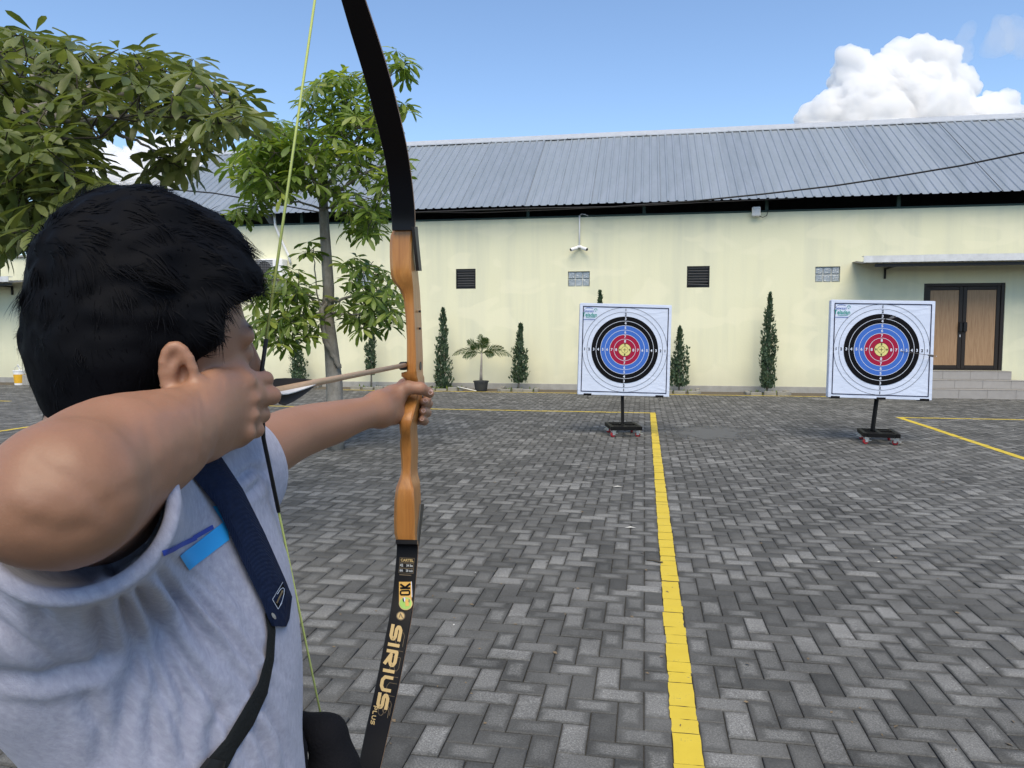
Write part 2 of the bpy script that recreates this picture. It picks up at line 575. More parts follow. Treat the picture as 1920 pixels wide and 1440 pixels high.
BX0, BX1 = -13.9, 14.0
WALL_TOP = 4.50
EAVE_Z, EAVE_Y = 4.76, 19.18
SLOPE = rad(33)
RIDGE_Y = 23.5
RIDGE_Z = EAVE_Z + (RIDGE_Y - EAVE_Y) * math.tan(SLOPE)
warehouse = empty('warehouse', (0, WALL_Y, 0), label='long cream warehouse with blue grey ribbed metal roof behind the targets', cat='warehouse')
WL = lambda x, y, z: (x, y - WALL_Y, z)     # world -> local to the warehouse root

VENTS = [(-5.0, -4.46, 2.69, 3.22), (1.04, 1.60, 2.66, 3.20)]
BLOCKS = [(-1.99, -1.42, 2.72, 3.11), (4.13, 4.71, 2.76, 3.14), (-7.86, -7.30, 2.79, 3.16)]
DOOR = (6.63, 8.42, 0.61, 2.70)
def wall_grid(x0, x1, z0, z1, holes, y, depth, mb):
    xs = sorted({x0, x1, *[h[0] for h in holes], *[h[1] for h in holes]})
    zs = sorted({z0, z1, *[h[2] for h in holes], *[h[3] for h in holes]})
    for a, b in zip(xs, xs[1:]):
        for c, d in zip(zs, zs[1:]):
            if any(h[0] <= a and b <= h[1] and h[2] <= c and d <= h[3] for h in holes): continue
            mb.add([(a, y, c), (b, y, c), (b, y, d), (a, y, d)], [(0, 1, 2, 3)])
    for (a, b, c, d) in holes:
        mb.add([(a, y, c), (b, y, c), (b, y + depth, c), (a, y + depth, c)], [(0, 1, 2, 3)])
        mb.add([(a, y, d), (b, y, d), (b, y + depth, d), (a, y + depth, d)], [(3, 2, 1, 0)])
        mb.add([(a, y, c), (a, y, d), (a, y + depth, d), (a, y + depth, c)], [(3, 2, 1, 0)])
        mb.add([(b, y, c), (b, y, d), (b, y + depth, d), (b, y + depth, c)], [(0, 1, 2, 3)])
mb = MB()
wall_grid(BX0, BX1, 0, WALL_TOP, VENTS + BLOCKS + [DOOR], 0.0, 0.15, mb)
mb.add([(BX0, 0, WALL_TOP), (BX1, 0, WALL_TOP), (BX1, 0.15, WALL_TOP), (BX0, 0.15, WALL_TOP)], [(0, 1, 2, 3)])
mb.build('front_wall', M_WALL, warehouse)
# back wall and gables, then a near-black sheet painted as the inside's shade
mb = MB()
DEP = 2 * (RIDGE_Y - WALL_Y)
for gx in (BX0, BX1):
    mb.add([(gx, 0.002, 0), (gx, DEP, 0), (gx, DEP, 4.85), (gx, DEP / 2, RIDGE_Z - 0.10), (gx, 0.002, 4.85)], [(0, 1, 2, 3, 4)])
mb.add([(BX0, DEP, 0), (BX1, DEP, 0), (BX1, DEP, 4.85), (BX0, DEP, 4.85)], [(3, 2, 1, 0)])
mb.build('gable_wall', M_WALL, warehouse)
mb = MB()
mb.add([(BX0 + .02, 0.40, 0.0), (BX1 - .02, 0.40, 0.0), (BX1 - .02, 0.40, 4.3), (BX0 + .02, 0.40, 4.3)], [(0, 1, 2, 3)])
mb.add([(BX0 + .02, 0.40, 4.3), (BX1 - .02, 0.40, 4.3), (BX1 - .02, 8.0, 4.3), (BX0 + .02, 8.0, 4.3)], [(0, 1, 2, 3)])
mb.build('interior_shade_sheet', M_DARK, warehouse)
# plinth
mb = MB()
for a, b in ((BX0, 6.45), (8.75, BX1)):
    mb.cbox((a, -0.035, -0.02), (b, -0.002, 0.17), 0.008)
mb.build('plinth', M_CONC, warehouse)
# top rail and posts in the gap under the eaves
mb = MB(); mb.box((BX0, -0.012, WALL_TOP + 0.003), (BX1, 0.11, WALL_TOP + 0.045)); mb.build('top_rail', M_GREEN, warehouse)
for pxx in (-12.6, -9.4, -6.2, -3.05, -0.05, 2.95, 6.0, 9.05, 12.2):
    mb = MB(); mb.box((pxx - 0.04, 0.01, WALL_TOP + 0.047), (pxx + 0.04, 0.09, 4.98)); mb.build('eave_post', M_GREEN, warehouse)
mb = MB(); mb.box((BX0, -0.10, EAVE_Z + 0.10), (BX1, -0.04, EAVE_Z + 0.155)); mb.build('purlin', M_GREEN, warehouse)

# roof: sheet by sheet, four ribs each
RIB = 0.215; NR = 4; SHEET = RIB * NR
def sheet_mesh(flip=False):
    prof = []
    for k in range(NR):
        b = k * RIB
        prof += [(b, 0), (b + RIB * .60, 0), (b + RIB * .68, 0.024), (b + RIB * .86, 0.024), (b + RIB * .94, 0.0)]
    prof.append((NR * RIB - 0.001, 0))
    L = (RIDGE_Y - EAVE_Y) / math.cos(SLOPE)
    V, F = [], []
    rows = [0, 0.33, 0.66, 1.0]
    ca, sa = math.cos(SLOPE), math.sin(SLOPE)
    for r_ in rows:
        for (x, h) in prof:
            s = r_ * L
            V.append((x, s * ca - h * sa, s * sa + h * ca))
    n = len(prof)
    for i in range(len(rows) - 1):
        for k in range(n - 1):
            F.append((i*n + k, i*n + k + 1, (i+1)*n + k + 1, (i+1)*n + k))
    o = mesh_obj('roof_sheet', V, F, M_ROOF)
    me = o.data; bpy.data.objects.remove(o)
    return me
sm = sheet_mesh()
x = BX0 - 0.35; k = 0
rr = np.random.default_rng(5)
while x < BX1 + 0.3:
    o = link('roof_sheet', sm, warehouse, loc=(x, EAVE_Y - WALL_Y + rr.normal(0, 0.012), EAVE_Z + 0.002 * (k % 2)))
    x += SHEET; k += 1
RX1 = x
# rear slope in one piece (never seen from the yard)
mb = MB(); mb.add([(BX0 - .35, RIDGE_Y - WALL_Y, RIDGE_Z), (RX1, RIDGE_Y - WALL_Y, RIDGE_Z), (RX1, DEP + .5, EAVE_Z), (BX0 - .35, DEP + .5, EAVE_Z)], [(0, 1, 2, 3)])
mb.build('rear_roof', M_ROOF, warehouse)
# ridge cap in overlapping lengths
x = BX0 - 0.4; k = 0
while x < RX1:
    mb = MB(); w = 2.4; ry = RIDGE_Y - WALL_Y; lift = 0.05 + 0.004 * (k % 2)
    mb.add([(x, ry - 0.26, RIDGE_Z - 0.155 + lift), (x + w, ry - 0.26, RIDGE_Z - 0.155 + lift), (x + w, ry - 0.03, RIDGE_Z + 0.02 + lift), (x, ry - 0.03, RIDGE_Z + 0.02 + lift),
            (x, ry + 0.25, RIDGE_Z - 0.13 + lift), (x + w, ry + 0.25, RIDGE_Z - 0.13 + lift), (x, ry - 0.26, RIDGE_Z - 0.185 + lift), (x + w, ry - 0.26, RIDGE_Z - 0.185 + lift)],
           [(0, 1, 2, 3), (3, 2, 5, 4), (6, 7, 1, 0)])
    mb.build('ridge_cap', M_RIDGE, warehouse); x += 2.38; k += 1

# louvred vents
for vi, (a, b, c, d) in enumerate(VENTS):
    mb = MB(); e = 0.028
    for (p, q) in (((a, c), (a + e, d)), ((b - e, c), (b, d)), ((a + e, c), (b - e, c + e)), ((a + e, d - e), (b - e, d))):
        mb.box((p[0] + .001, 0.012, p[1] + .001), (q[0] - .001, 0.075, q[1] - .001))
    fr = mb.build('vent_frame', M_BLACK, warehouse)
    for s in range(7):
        z = c + e + (s + 0.5) * (d - c - 2 * e) / 7
        sag = -0.02 if (vi == 1 and s == 0) else 0.0
        M = Matrix.Translation((0, 0.05, z)) @ Matrix.Rotation(rad(-38), 4, 'X') @ Matrix.Rotation(rad(3.5 if sag else 0), 4, 'Y')
        mb = MB(); mb.box((-(b - a) / 2 + e + .003, -0.034, -0.004), ((b - a) / 2 - e - .003, 0.034, 0.004), M=Matrix.Translation(((a + b) / 2, 0, 0)) @ M)
        mb.build('slat', M_LOUVRE, fr)
# glass block windows: 3 x 2
def glass_block_material():
    t = NT('glass_block')
    co = t.coord('Object')
    v = t.n('TexVoronoi'); v.feature = 'DISTANCE_TO_EDGE'; v.inputs['Scale'].default_value = 26; t.set(v.inputs['Vector'], co)
    n = t.noise(co, 7, 3)
    t.P(Base_Color=t.mix(n, (0.16, 0.20, 0.23), (0.42, 0.47, 0.52)), Roughness=0.18)
    t.p.inputs['Specular IOR Level'].default_value = 0.8
    t.bump(v.outputs['Distance'], 0.7, 0.02)
    return t.mat
M_GBLOCK = glass_block_material()
M_MORTAR = simple('pale_mortar', (0.52, 0.53, 0.50), 0.9)
for (a, b, c, d) in BLOCKS:
    mb = MB(); mb.box((a + .001, 0.055, c + .001), (b - .001, 0.13, d - .001)); gw = mb.build('glass_block_window', M_MORTAR, warehouse)
    w, h = (b - a) / 3, (d - c) / 2
    for i in range(3):
        for j in range(2):
            mb = MB(); mb.cbox((a + i*w + .011, 0.028, c + j*h + .011), (a + (i+1)*w - .011, 0.10, c + (j+1)*h - .011), 0.014)
            mb.build('glass_block', M_GBLOCK, gw)

# entrance door
def veneer_material():
    t = NT('pale_wood_veneer')
    co = t.coord('Object', (9, 9, 0.45))
    n = t.noise(co, 6, 5, 0.65, 0.4)
    t.P(Base_Color=t.ramp(n, [(0.25, (0.24, 0.135, 0.065)), (0.55, (0.36, 0.22, 0.115)), (0.8, (0.42, 0.27, 0.15))]), Roughness=0.5)
    return t.mat
M_VENEER = veneer_material()
door = empty('double_door', (0, 0, 0)); door.parent = warehouse
a, b, c, d = DOOR; e = 0.075
mb = MB()
mb.cbox((a + .002, 0.02, c + .002), (a + e, 0.12, d - .002), 0.006); mb.cbox((b - e, 0.02, c + .002), (b - .002, 0.12, d - .002), 0.006)
mb.cbox((a + e + .001, 0.02, d - e), (b - e - .001, 0.12, d - .002), 0.006); mb.cbox((a + e + .001, 0.02, c + .002), (b - e - .001, 0.11, c + 0.03), 0.006)
mb.build('door_frame', M_BROWN, door)
mid = (a + b) / 2
for (p, q, hs) in ((a + e + .004, mid - .003, 1), (mid + .003, b - e - .004, -1)):
    mb = MB(); z0, z1 = c + 0.034, d - e - .004; s = 0.085
    mb.cbox((p, 0.045, z0), (p + s, 0.095, z1), 0.005); mb.cbox((q - s, 0.045, z0), (q, 0.095, z1), 0.005)
    mb.cbox((p + s + .001, 0.045, z1 - s), (q - s - .001, 0.095, z1), 0.005); mb.cbox((p + s + .001, 0.045, z0), (q - s - .001, 0.095, z0 + s), 0.005)
    leaf = mb.build('door_leaf', M_BROWN, door)
    mb = MB(); mb.box((p + s + .002, 0.062, z0 + s + .002), (q - s - .002, 0.078, z1 - s - .002)); mb.build('veneer_panel', M_VENEER, door)
    hx = (q - s / 2) if hs == 1 else (p + s / 2)
    mb = MB(); mb.cbox((hx - .035, -0.02, c + 0.93), (hx + .045 if hs == -1 else hx + .035, 0.044, c + 1.16), 0.012); mb.build('door_handle', M_BLACK, door)
mb = MB(); mb.cbox((mid - .052, 0.036, c + .80), (mid - .028, 0.0445, c + .86), 0.003); mb.build('lock_plate', M_ZINC, door)
# steps up to the door
def tile_material():
    t = NT('grey_step_tile')
    co = t.coord('Object'); n = t.noise(co, 6, 5, 0.6); f = t.noise(co, 70, 3)
    t.P(Base_Color=t.mix(n, (0.25, 0.235, 0.225), (0.34, 0.325, 0.31)), Roughness=0.55)
    t.bump(f, 0.15, 0.003)
    return t.mat
M_TILE = tile_material()
steps = empty('door_steps', (0, 0, 0)); steps.parent = warehouse
for s, (xa, xb, ya, z1) in enumerate(((5.95, 8.98, -0.90, 0.205), (6.18, 8.74, -0.60, 0.405), (6.41, 8.50, -0.31, 0.605))):
    z0 = -0.01 if s == 0 else z1 - 0.198
    n = 5
    mb = MB(); mb.box((xa + .01, ya + .012, z0), (xb - .01, -0.036, z1 - .008)); st = mb.build('step', M_CONC, steps)
    off = 0.35 * (s % 2)
    xs = [xa] + [xa + (k + 1 - off) * 0.6 for k in range(6) if xa + (k + 1 - off) * 0.6 < xb - 0.1] + [xb]
    for p, q in zip(xs, xs[1:]):
        mb = MB(); mb.cbox((p + .002, ya, z0 + .004), (q - .002, ya + .011, z1 - .012), 0.003); mb.cbox((p + .002, ya - .006, z1 - .0075), (q - .002, ya + .27, z1 + .004), 0.003)
        mb.build('step_tile', M_TILE, st)
# canopy over the door
canopy = empty('door_canopy', (0, 0, 0)); canopy.parent = warehouse
def canopy_build(x0, x1, z, par):
    nx = int((x1 - x0) / 0.10); V, F = [], []
    for (yy, zz) in ((-1.02, z), (-0.003, z + 0.13)):
        for k in range(nx + 1): V.append((x0 + (x1 - x0) * k / nx, yy, zz + (0.012 if k % 2 else -0.012)))
    for k in range(nx): F.append((k, k + 1, nx + 2 + k, nx + 1 + k))
    mesh_obj('canopy_sheet', V, F, M_ZINC_SHADE, par)
    n = max(1, int((x1 - x0) / 1.25)); w = (x1 - x0) / n
    for k in range(n):
        mb = MB(); a = x0 + k * w; q = .012 * (k % 2)
        mb.box((a - .02, -1.06 - .004 * (k % 2), z + 0.013), (a + w - .021, -1.045, z + 0.165 + q * .4)); mb.box((a - .02, -1.044, z + 0.155), (a + w - .021, -0.90, z + 0.164 + q * .4))
        mb.build('fascia', M_ZINC, par)
    mb = MB(); mb.box((x0 + .25, -0.98, z - 0.085), (x1, -0.94, z - 0.016)); mb.build('canopy_beam', M_BLACK, par)
    for bx in (x0 + 0.75, x1 - 0.9):
        mb = MB(); mb.box((bx - .02, -0.935, z - 0.075), (bx + .02, -0.002, z - 0.035)); mb.box((bx - .02, -0.05, z - 0.30), (bx + .02, -0.003, z - 0.077)); mb.build('canopy_bracket', M_BLACK, par)
M_ZINC_SHADE = simple('shaded_canopy_sheet', (0.09, 0.095, 0.10), 0.7, var=.3)  # darker copy of the zinc: shade of the underside put into its colour
canopy_build(4.98, 10.2, 3.12, canopy)

# ---- lower annex on the left, seen beside the archer's head
annex = empty('annex', (BX0, WALL_Y, 0), label='low cream annex with small canopy at far left beside the trees', cat='building')
mb = MB(); mb.box((-9.0, 0.02, 0), (-0.003, 5.0, 3.75)); mb.build('wall', M_WALL, annex)
mb = MB(); mb.box((-9.0, -0.012, -0.02), (-0.003, 0.018, 0.17)); mb.build('plinth', M_CONC, annex)
mb = MB(); mb.cbox((-9.1, -0.05, 3.753), (-0.003, 5.05, 3.83), 0.02); mb.build('parapet_cap', M_CONC, annex)
canopy_build(-9.0, -3.9, 2.95, annex)

# ---- things fixed to the wall
def wall_thing(name, x, z, label, cat):
    return empty(name, (x, WALL_Y, z), label=label, cat=cat)
cctv = wall_thing('security_camera', -1.69, 4.5, 'pair of white security cameras on a white drop pipe from the eaves', 'camera')
mb = MB(); mb.tube([(0, -0.05, 0.03), (0, -0.05, -0.74)], 0.022, 8); mb.build('drop_pipe', M_WHITE, cctv, smooth=True)
mb = MB(); mb.cbox((-0.07, -0.10, -0.80), (0.07, -0.003, -0.73), 0.02); mb.build('mount_box', M_WHITE, cctv)
for s in (-1, 1):
    A = Vector((s * 0.055, -0.09, -0.79)); B = Vector((s * 0.20, -0.22, -0.85)); dr = (B - A).normalized()
    mb = MB(); mb.tube([A, A + dr * .02, B, B + dr * 0.012], [0.025, 0.044, 0.044, 0.041], 12); bdy = mb.build('camera_body', M_WHITE, cctv); auto_smooth(bdy)
    mb = MB(); mb.tube([B + dr * 0.0125, B + dr * 0.016], [0.037, 0.034], 12); mb.build('lens', M_BLACK, bdy)
mb = MB(); mb.tube([(0, -0.05, 0.03), (0.05, -0.06, 0.075), (0.14, -0.05, 0.06), (0.22, -0.02, 0.02)], 0.008, 6); mb.build('wire', M_WHITE, cctv, smooth=True)

fl = wall_thing('floodlight', 2.68, 4.49, 'small white square floodlight clamped to the top of the cream wall', 'floodlight')
mb = MB(); mb.cbox((-0.10, -0.17, -0.10), (0.10, -0.08, 0.13), 0.018); mb.build('housing', M_WHITE, fl)
mb = MB(); mb.box((-0.08, -0.175, -0.07), (0.08, -0.172, 0.10)); mb.build('lamp_glass', simple('lamp_glass', (0.5, 0.52, 0.54), 0.15), fl)
mb = MB(); mb.box((-0.025, -0.078, -0.05), (0.025, -0.003, -0.01)); mb.build('bracket', M_BLACK, fl)
mb = MB(); mb.tube([(0.08, -0.12, -0.10), (0.16, -0.10, -0.13), (0.26, -0.06, -0.08), (0.31, -0.03, 0.06)], 0.008, 6); mb.build('wire', M_BLACK, fl, smooth=True)

ac = wall_thing('air_conditioner', -10.25, 3.28, 'white outdoor air conditioner unit on the wall beside the archer hair', 'air conditioner')
mb = MB(); mb.cbox((-0.42, -0.33, -0.27), (0.42, -0.004, 0.27), 0.02); mb.build('housing', M_WHITE, ac)
mb = MB()
for k in range(11): mb.box((-0.36, -0.345, -0.22 + k * 0.044), (0.14, -0.332, -0.206 + k * 0.044))
for k in range(9): mb.box((-0.36 + k * 0.061, -0.352, -0.22), (-0.352 + k * 0.061, -0.346, 0.234))
mb.build('grille', M_LOUVRE, ac)
mb = MB(); mb.lathe([(0.0, 0), (0.21, 0), (0.21, 0.004)], 28, M=Matrix.Translation((-0.11, -0.331, 0.0)) @ Matrix.Rotation(rad(90), 4, 'X')); mb.build('fan_opening', M_BLACK, ac)
pp = wall_thing('drain_pipe', -9.75, 4.4, 'bent white plastic pipe running down from the eaves to the air conditioner', 'pipe')
mb = MB(); mb.tube([(-0.40, -0.10, 0.42), (-0.38, -0.10, 0.1), (-0.30, -0.06, -0.15), (-0.02, -0.035, -0.75), (0.02, -0.035, -0.95)], 0.035, 8); mb.build('pipe_run', M_WHITE, pp, smooth=True)

# power cable slung along the eaves
def cable_pts(pix, ys):
    return [WP(p[0], p[1], y) for p, y in zip(pix, ys)]
cab = MB()
cab.tube(cable_pts([(2100, 248), (1920, 286), (1800, 311), (1680, 331), (1560, 349), (1430, 364), (1300, 377), (1150, 388), (980, 391), (780, 398), (600, 398), (470, 374), (400, 362), (330, 356), (200, 352)],
                   [16.5, 17.2, 17.7, 18.1, 18.4, 18.7, 18.9, 19.0, 19.05, 19.05, 19.05, 19.0, 18.95, 18.9, 18.8]), 0.020, 6)
tag(cab.build('power_cable', M_BLACK, smooth=True), 'black power cable sagging across the metal roof and along its eaves', 'cable')
cab = MB()
cab.tube(cable_pts([(1500, 372), (1330, 379), (1200, 386), (1050, 393), (900, 399), (780, 398)], [19.1, 19.12, 19.14, 19.14, 19.14, 19.12]), 0.010, 6)
tag(cab.build('thin_cable', M_BLACK, smooth=True), 'thin dark cable hanging just under the edge of the roof sheets', 'cable')
# ================================================================== ARCHERY TARGETS
def banner_material():
    t = NT('white_banner_vinyl')
    co = t.coord('Object')
    n = t.noise(t.coord('Object', (1, 1, 2.2), (0, 0.5, 0)), 3.0, 4, 0.55, 0.8); f = t.noise(co, 14, 3)
    t.P(Base_Color=t.mix(n, (0.50, 0.565, 0.71), (0.56, 0.62, 0.765)), Roughness=0.42)
    t.bump(t.math('ADD', n, t.math('MULTIPLY', f, 0.15)), 0.35, 0.03)
    return t.mat
M_BANNER = banner_material()
M_P_BLACK = simple('print_black', (0.006, 0.0065, 0.008), 0.8, var=0.2, spec=.06)
M_P_BLUE = simple('print_blue', (0.045, 0.13, 0.46), 0.75, var=0.05, spec=.12)
M_P_RED = simple('print_red', (0.29, 0.012, 0.045), 0.75, var=0.06, spec=.12)
M_P_YELLOW = simple('print_yellow', (0.60, 0.55, 0.22), 0.75, var=0.05, spec=.12)
M_P_WHITE = simple('print_white', (0.56, 0.61, 0.72), 0.75, var=0.03, spec=.12)
M_P_NAVY = simple('print_navy', (0.018, 0.022, 0.055), 0.75, spec=.12)
M_P_GREEN = simple('print_green', (0.02, 0.26, 0.22), 0.75, spec=.12)
M_P_SKY = simple('print_deep_blue', (0.03, 0.09, 0.36), 0.75, spec=.12)
M_STEEL = simple('black_painted_steel', (0.004, 0.004, 0.0045), 0.55, bump=0.1, spec=.15)
M_RED = simple('red_polyurethane', (0.30, 0.022, 0.028), 0.5)
M_GALV = simple('galvanised_steel', (0.55, 0.56, 0.57), 0.35, metal=0.8)

S = 1.355; HB = S / 2; TH = 0.11
def ring_pts(r0, r1, y, n=72):
    V = []; F = []
    for k in range(n):
        a = 2 * math.pi * k / n
        V += [(r0 * math.cos(a), y, r0 * math.sin(a)), (r1 * math.cos(a), y, r1 * math.sin(a))]
    for k in range(n):
        k2 = (k + 1) % n
        F.append((2*k, 2*k + 1, 2*k2 + 1, 2*k2))
    return V, F
DIG = {s: text_verts(s, 0.032) for s in '123456789'}
LOGO1 = text_verts('Sewaan', 0.0); LOGO2 = text_verts('Teladan', 0.015)
def put_text(mb, tv, x, z, h, y, center=True, sx=1.0, m=0):
    v, f = tv
    w = v[:, 0].max() * h * sx
    x0 = x - w / 2 if center else x
    z0 = z - h / 2 if center else z
    mb.add([(x0 + p[0] * h * sx, y, z0 + p[1] * h) for p in v], f, m)

def make_target(loc, rz, lean, roll, label, bottom=0.555, crumple=0, post_x=0.0, base_rz=0.0):
    root = empty('archery_target', loc, rz, label=label, cat='archery target', group='archery targets on wheeled stands')
    # board block, in local axes: face looks to -Y
    tilt = Matrix.Translation((0, 0, bottom)) @ Matrix.Rotation(roll, 4, 'Y') @ Matrix.Rotation(lean, 4, 'X')
    bd = empty('board', (0, 0, 0)); bd.parent = root
    bd.matrix_local = tilt @ Matrix.Translation((0, 0, HB))
    mb = MB(); mb.cbox((-HB, 0, -HB), (HB, TH, HB), 0.012)
    blk = mb.build('banner_wrapped_block', M_BANNER, bd)
    # lightly puckered banner sheet on the face
    N = 36; r = np.random.default_rng(11 + crumple)
    V, F = [], []
    for i in range(N + 1):
        for j in range(N + 1):
            x = -HB + .004 + (S - .008) * i / N; z = -HB + .004 + (S - .008) * j / N
            ed = max(abs(x), abs(z)) / HB
            p = 0.0035 * mnoise.noise(Vector((x * 2.4 + crumple * 9, z * 2.4, crumple))) * (0.3 + ed ** 6)
            low = max(0, -z / HB) ** 3 * 0.004 * math.sin(9 * x + 14 * z + 3 * crumple)
            V.append((x, -0.003 - abs(p) * .6 - abs(low) * .6, z))
    for i in range(N):
        for j in range(N):
            F.append((i*(N+1)+j, (i+1)*(N+1)+j, (i+1)*(N+1)+j+1, i*(N+1)+j+1))
    mesh_obj('banner_sheet', V, F, M_BANNER, bd, smooth=True)
    yb = -0.0085
    # printed face
    fr = MB(); e0 = HB - 0.045; w = 0.013; yy = yb
    for (p, q) in (((-e0, e0 - w), (e0, e0)), ((-e0, -e0), (e0, -e0 + w)), ((-e0, -e0 + w), (-e0 + w, e0 - w)), ((e0 - w, -e0 + w), (e0, e0 - w))):
        fr.add([(p[0], yy, p[1]), (q[0], yy, p[1]), (q[0], yy, q[1]), (p[0], yy, q[1])], [(0, 1, 2, 3)])
    fr.build('printed_border', M_P_NAVY, bd)
    R1 = 0.625; R = lambda k: R1 * (1 - 0.1063 * (k - 1))
    face = MB()
    mats = [M_P_BLACK, M_P_BLUE, M_P_RED, M_P_YELLOW, M_P_WHITE]
    for (ka, kb, m) in ((3, 5, 0), (5, 7, 1), (7, 9, 2)):
        face.add(*ring_pts(R(kb), R(ka), yb), m)
    face.add(*ring_pts(0.0005, R(9), yb), 3)
    for k, m in ((1, 0), (2, 0), (4, 4), (5, 4), (6, 4), (7, 4), (8, 4), (9, 0), (10, 0)):
        rr_ = R(k) if k < 10 else R(9) * 0.53
        tk = 0.0032 if m == 0 else 0.0042
        face.add(*ring_pts(rr_ - tk, rr_ + tk * .3, yb - 0.0012), m)
    c = 0.026
    face.add([(-c, yb - .0012, -.003), (c, yb - .0012, -.003), (c, yb - .0012, .003), (-c, yb - .0012, .003)], [(0, 1, 2, 3)], 0)
    face.add([(-.003, yb - .0018, -c), (.003, yb - .0018, -c), (.003, yb - .0018, c), (-.003, yb - .0018, c)], [(0, 1, 2, 3)], 0)
    for k in range(1, 10):
        rm = (R(k) + R(k + 1)) / 2 if k < 9 else R(9) * .77
        m = 0 if k in (1, 2, 9) else 4
        h = 0.037 if k < 9 else 0.030
        for dx, dz in ((0, 1), (0, -1), (1, 0), (-1, 0)):
            put_text(face, DIG[str(k)], dx * rm, dz * rm, h, yb - 0.0024, m=m)
    face.build('printed_rings', mats, bd)
    lg = MB(); lx, lz = -0.535, 0.535
    put_text(lg, LOGO1, lx - .01, lz + .028, 0.040, yb, m=0, sx=.85)
    put_text(lg, LOGO2, lx + .005, lz - .028, 0.058, yb, m=1, sx=.82)
    def strip(pts, w, m, y=yb - .001):
        V = []
        for i, p in enumerate(pts):
            a = pts[max(i - 1, 0)]; b = pts[min(i + 1, len(pts) - 1)]
            t = np.array([b[0] - a[0], b[1] - a[1]]); t = t / np.linalg.norm(t); n = np.array([-t[1], t[0]]) * w / 2
            V += [(p[0] + n[0], y, p[1] + n[1]), (p[0] - n[0], y, p[1] - n[1])]
        lg.add(V, [(2*i, 2*i + 1, 2*i + 3, 2*i + 2) for i in range(len(pts) - 1)], m)
    strip([(lx - .06, lz + .066), (lx - .02, lz + .074), (lx + .02, lz + .072), (lx + .05, lz + .064)], .006, 0)
    strip([(lx + .065, lz + .035), (lx + .078, lz + .058), (lx + .095, lz + .063), (lx + .108, lz + .052), (lx + .112, lz + .035)], .007, 1)
    strip([(lx + .082, lz + .024), (lx + .098, lz + .028)], .010, 1)
    strip([(lx - .05, lz - .070), (lx, lz - .076), (lx + .06, lz - .073), (lx + .09, lz - .064)], .006, 1)
    strip([(lx - .09, lz - .100), (lx + .09, lz - .100)], .007, 0)
    lg.build('printed_logo', [M_P_SKY, M_P_GREEN], bd)
    # clamp brackets under the board
    for bx in (-0.53, 0.53) if crumple == 0 else (-0.58, 0.02, 0.58):
        mb = MB(); mb.cbox((bx - .058, -0.02, -HB - .012), (bx + .058, TH + .01, -HB + .022), 0.004)
        if crumple == 0:
            mb.tube([(bx, 0.0, -HB - .01), (bx, 0.0, -HB - .05), (bx + .01, 0, -HB - .065), (bx + .022, 0, -HB - .05), (bx + .022, 0, -HB - .012)], 0.004, 6)
        mb.build('clamp', M_STEEL, bd)
    # post and base
    zt = 0.155
    top = tilt @ Vector((0, TH + .035, 0.9)); foot = Vector((post_x, 0.05, zt))
    low = tilt @ Vector((0, TH * .5 + .05, -0.01))
    mb = MB()
    def bar(A, B, w, dpt=None):
        A = Vector(A); B = Vector(B); q = (B - A)
        M = Matrix.Translation(A) @ q.to_track_quat('Z', 'Y').to_matrix().to_4x4()
        mb.cbox((-w / 2, -(dpt or w) / 2, 0), (w / 2, (dpt or w) / 2, q.length), 0.003, M=M)
    bar(foot, low, 0.044); bar(low + (low - foot).normalized() * .002, low + Vector((0, .09, 1.0)), 0.05)
    mb.build('post', M_STEEL, root)
    base = empty('base', (0, 0, 0), base_rz); base.parent = root
    mb = MB(); bw, bd2, h = 0.228, 0.29, 0.055; z0 = zt - h
    mb.cbox((-bw, -bd2, z0), (-bw + .05, bd2, zt), .003); mb.cbox((bw - .05, -bd2, z0), (bw, bd2, zt), .003)
    mb.cbox((-bw + .051, -bd2, z0), (bw - .051, -bd2 + .05, zt), .003); mb.cbox((-bw + .051, bd2 - .05, z0), (bw - .051, bd2, zt), .003)
    mb.build('base_frame', M_STEEL, base)
    for yy in (-.115, .115):
        mb = MB(); mb.cbox((-bw + .051, yy - .022, z0 + .004), (bw - .051, yy + .022, zt - .004), .003); mb.build('cross_bar', M_STEEL, base)
    mb = MB(); mb.cbox((-.024, -bd2 + .052, z0 + .008), (.024, bd2 - .052, zt - .0055), .003); mb.build('centre_bar', M_STEEL, base)
    for ci, (sx, sy, an) in enumerate(((-1, -1, 20), (1, -1, -35), (1, 1, 70), (-1, 1, 140))):
        cx_, cy_ = sx * (bw - .045), sy * (bd2 - .045)
        M = Matrix.Translation((cx_, cy_, 0)) @ Matrix.Rotation(rad(an), 4, 'Z')
        mb = MB()
        mb.cbox((-.04, -.04, z0 - .008), (.04, .04, z0 - .001), .002, M=M)
        mb.cbox((-.03, -.024, z0 - .040), (.03, .024, z0 - .009), .003, M=M)
        for s in (-1, 1):
            mb.cbox((-.024 , s * .021 - .002, .03), (.016, s * .021 + .002, z0 - .0405), .001, M=M)
        mb.cbox((.018, -.022, z0 - .055), (.062, .022, z0 - .046), .002, M=M)     # brake pedal
        cs = mb.build('caster', M_GALV, base)
        mb = MB(); mb.lathe([(0.0, -.015), (.032, -.015), (.038, -.010), (.038, .010), (.032, .015), (0, .015)], 20, M=M @ Matrix.Translation((-.012, 0, .038)) @ Matrix.Rotation(rad(90), 4, 'X'))
        mb.build('wheel', M_RED, cs, smooth=False)
    return root, bd

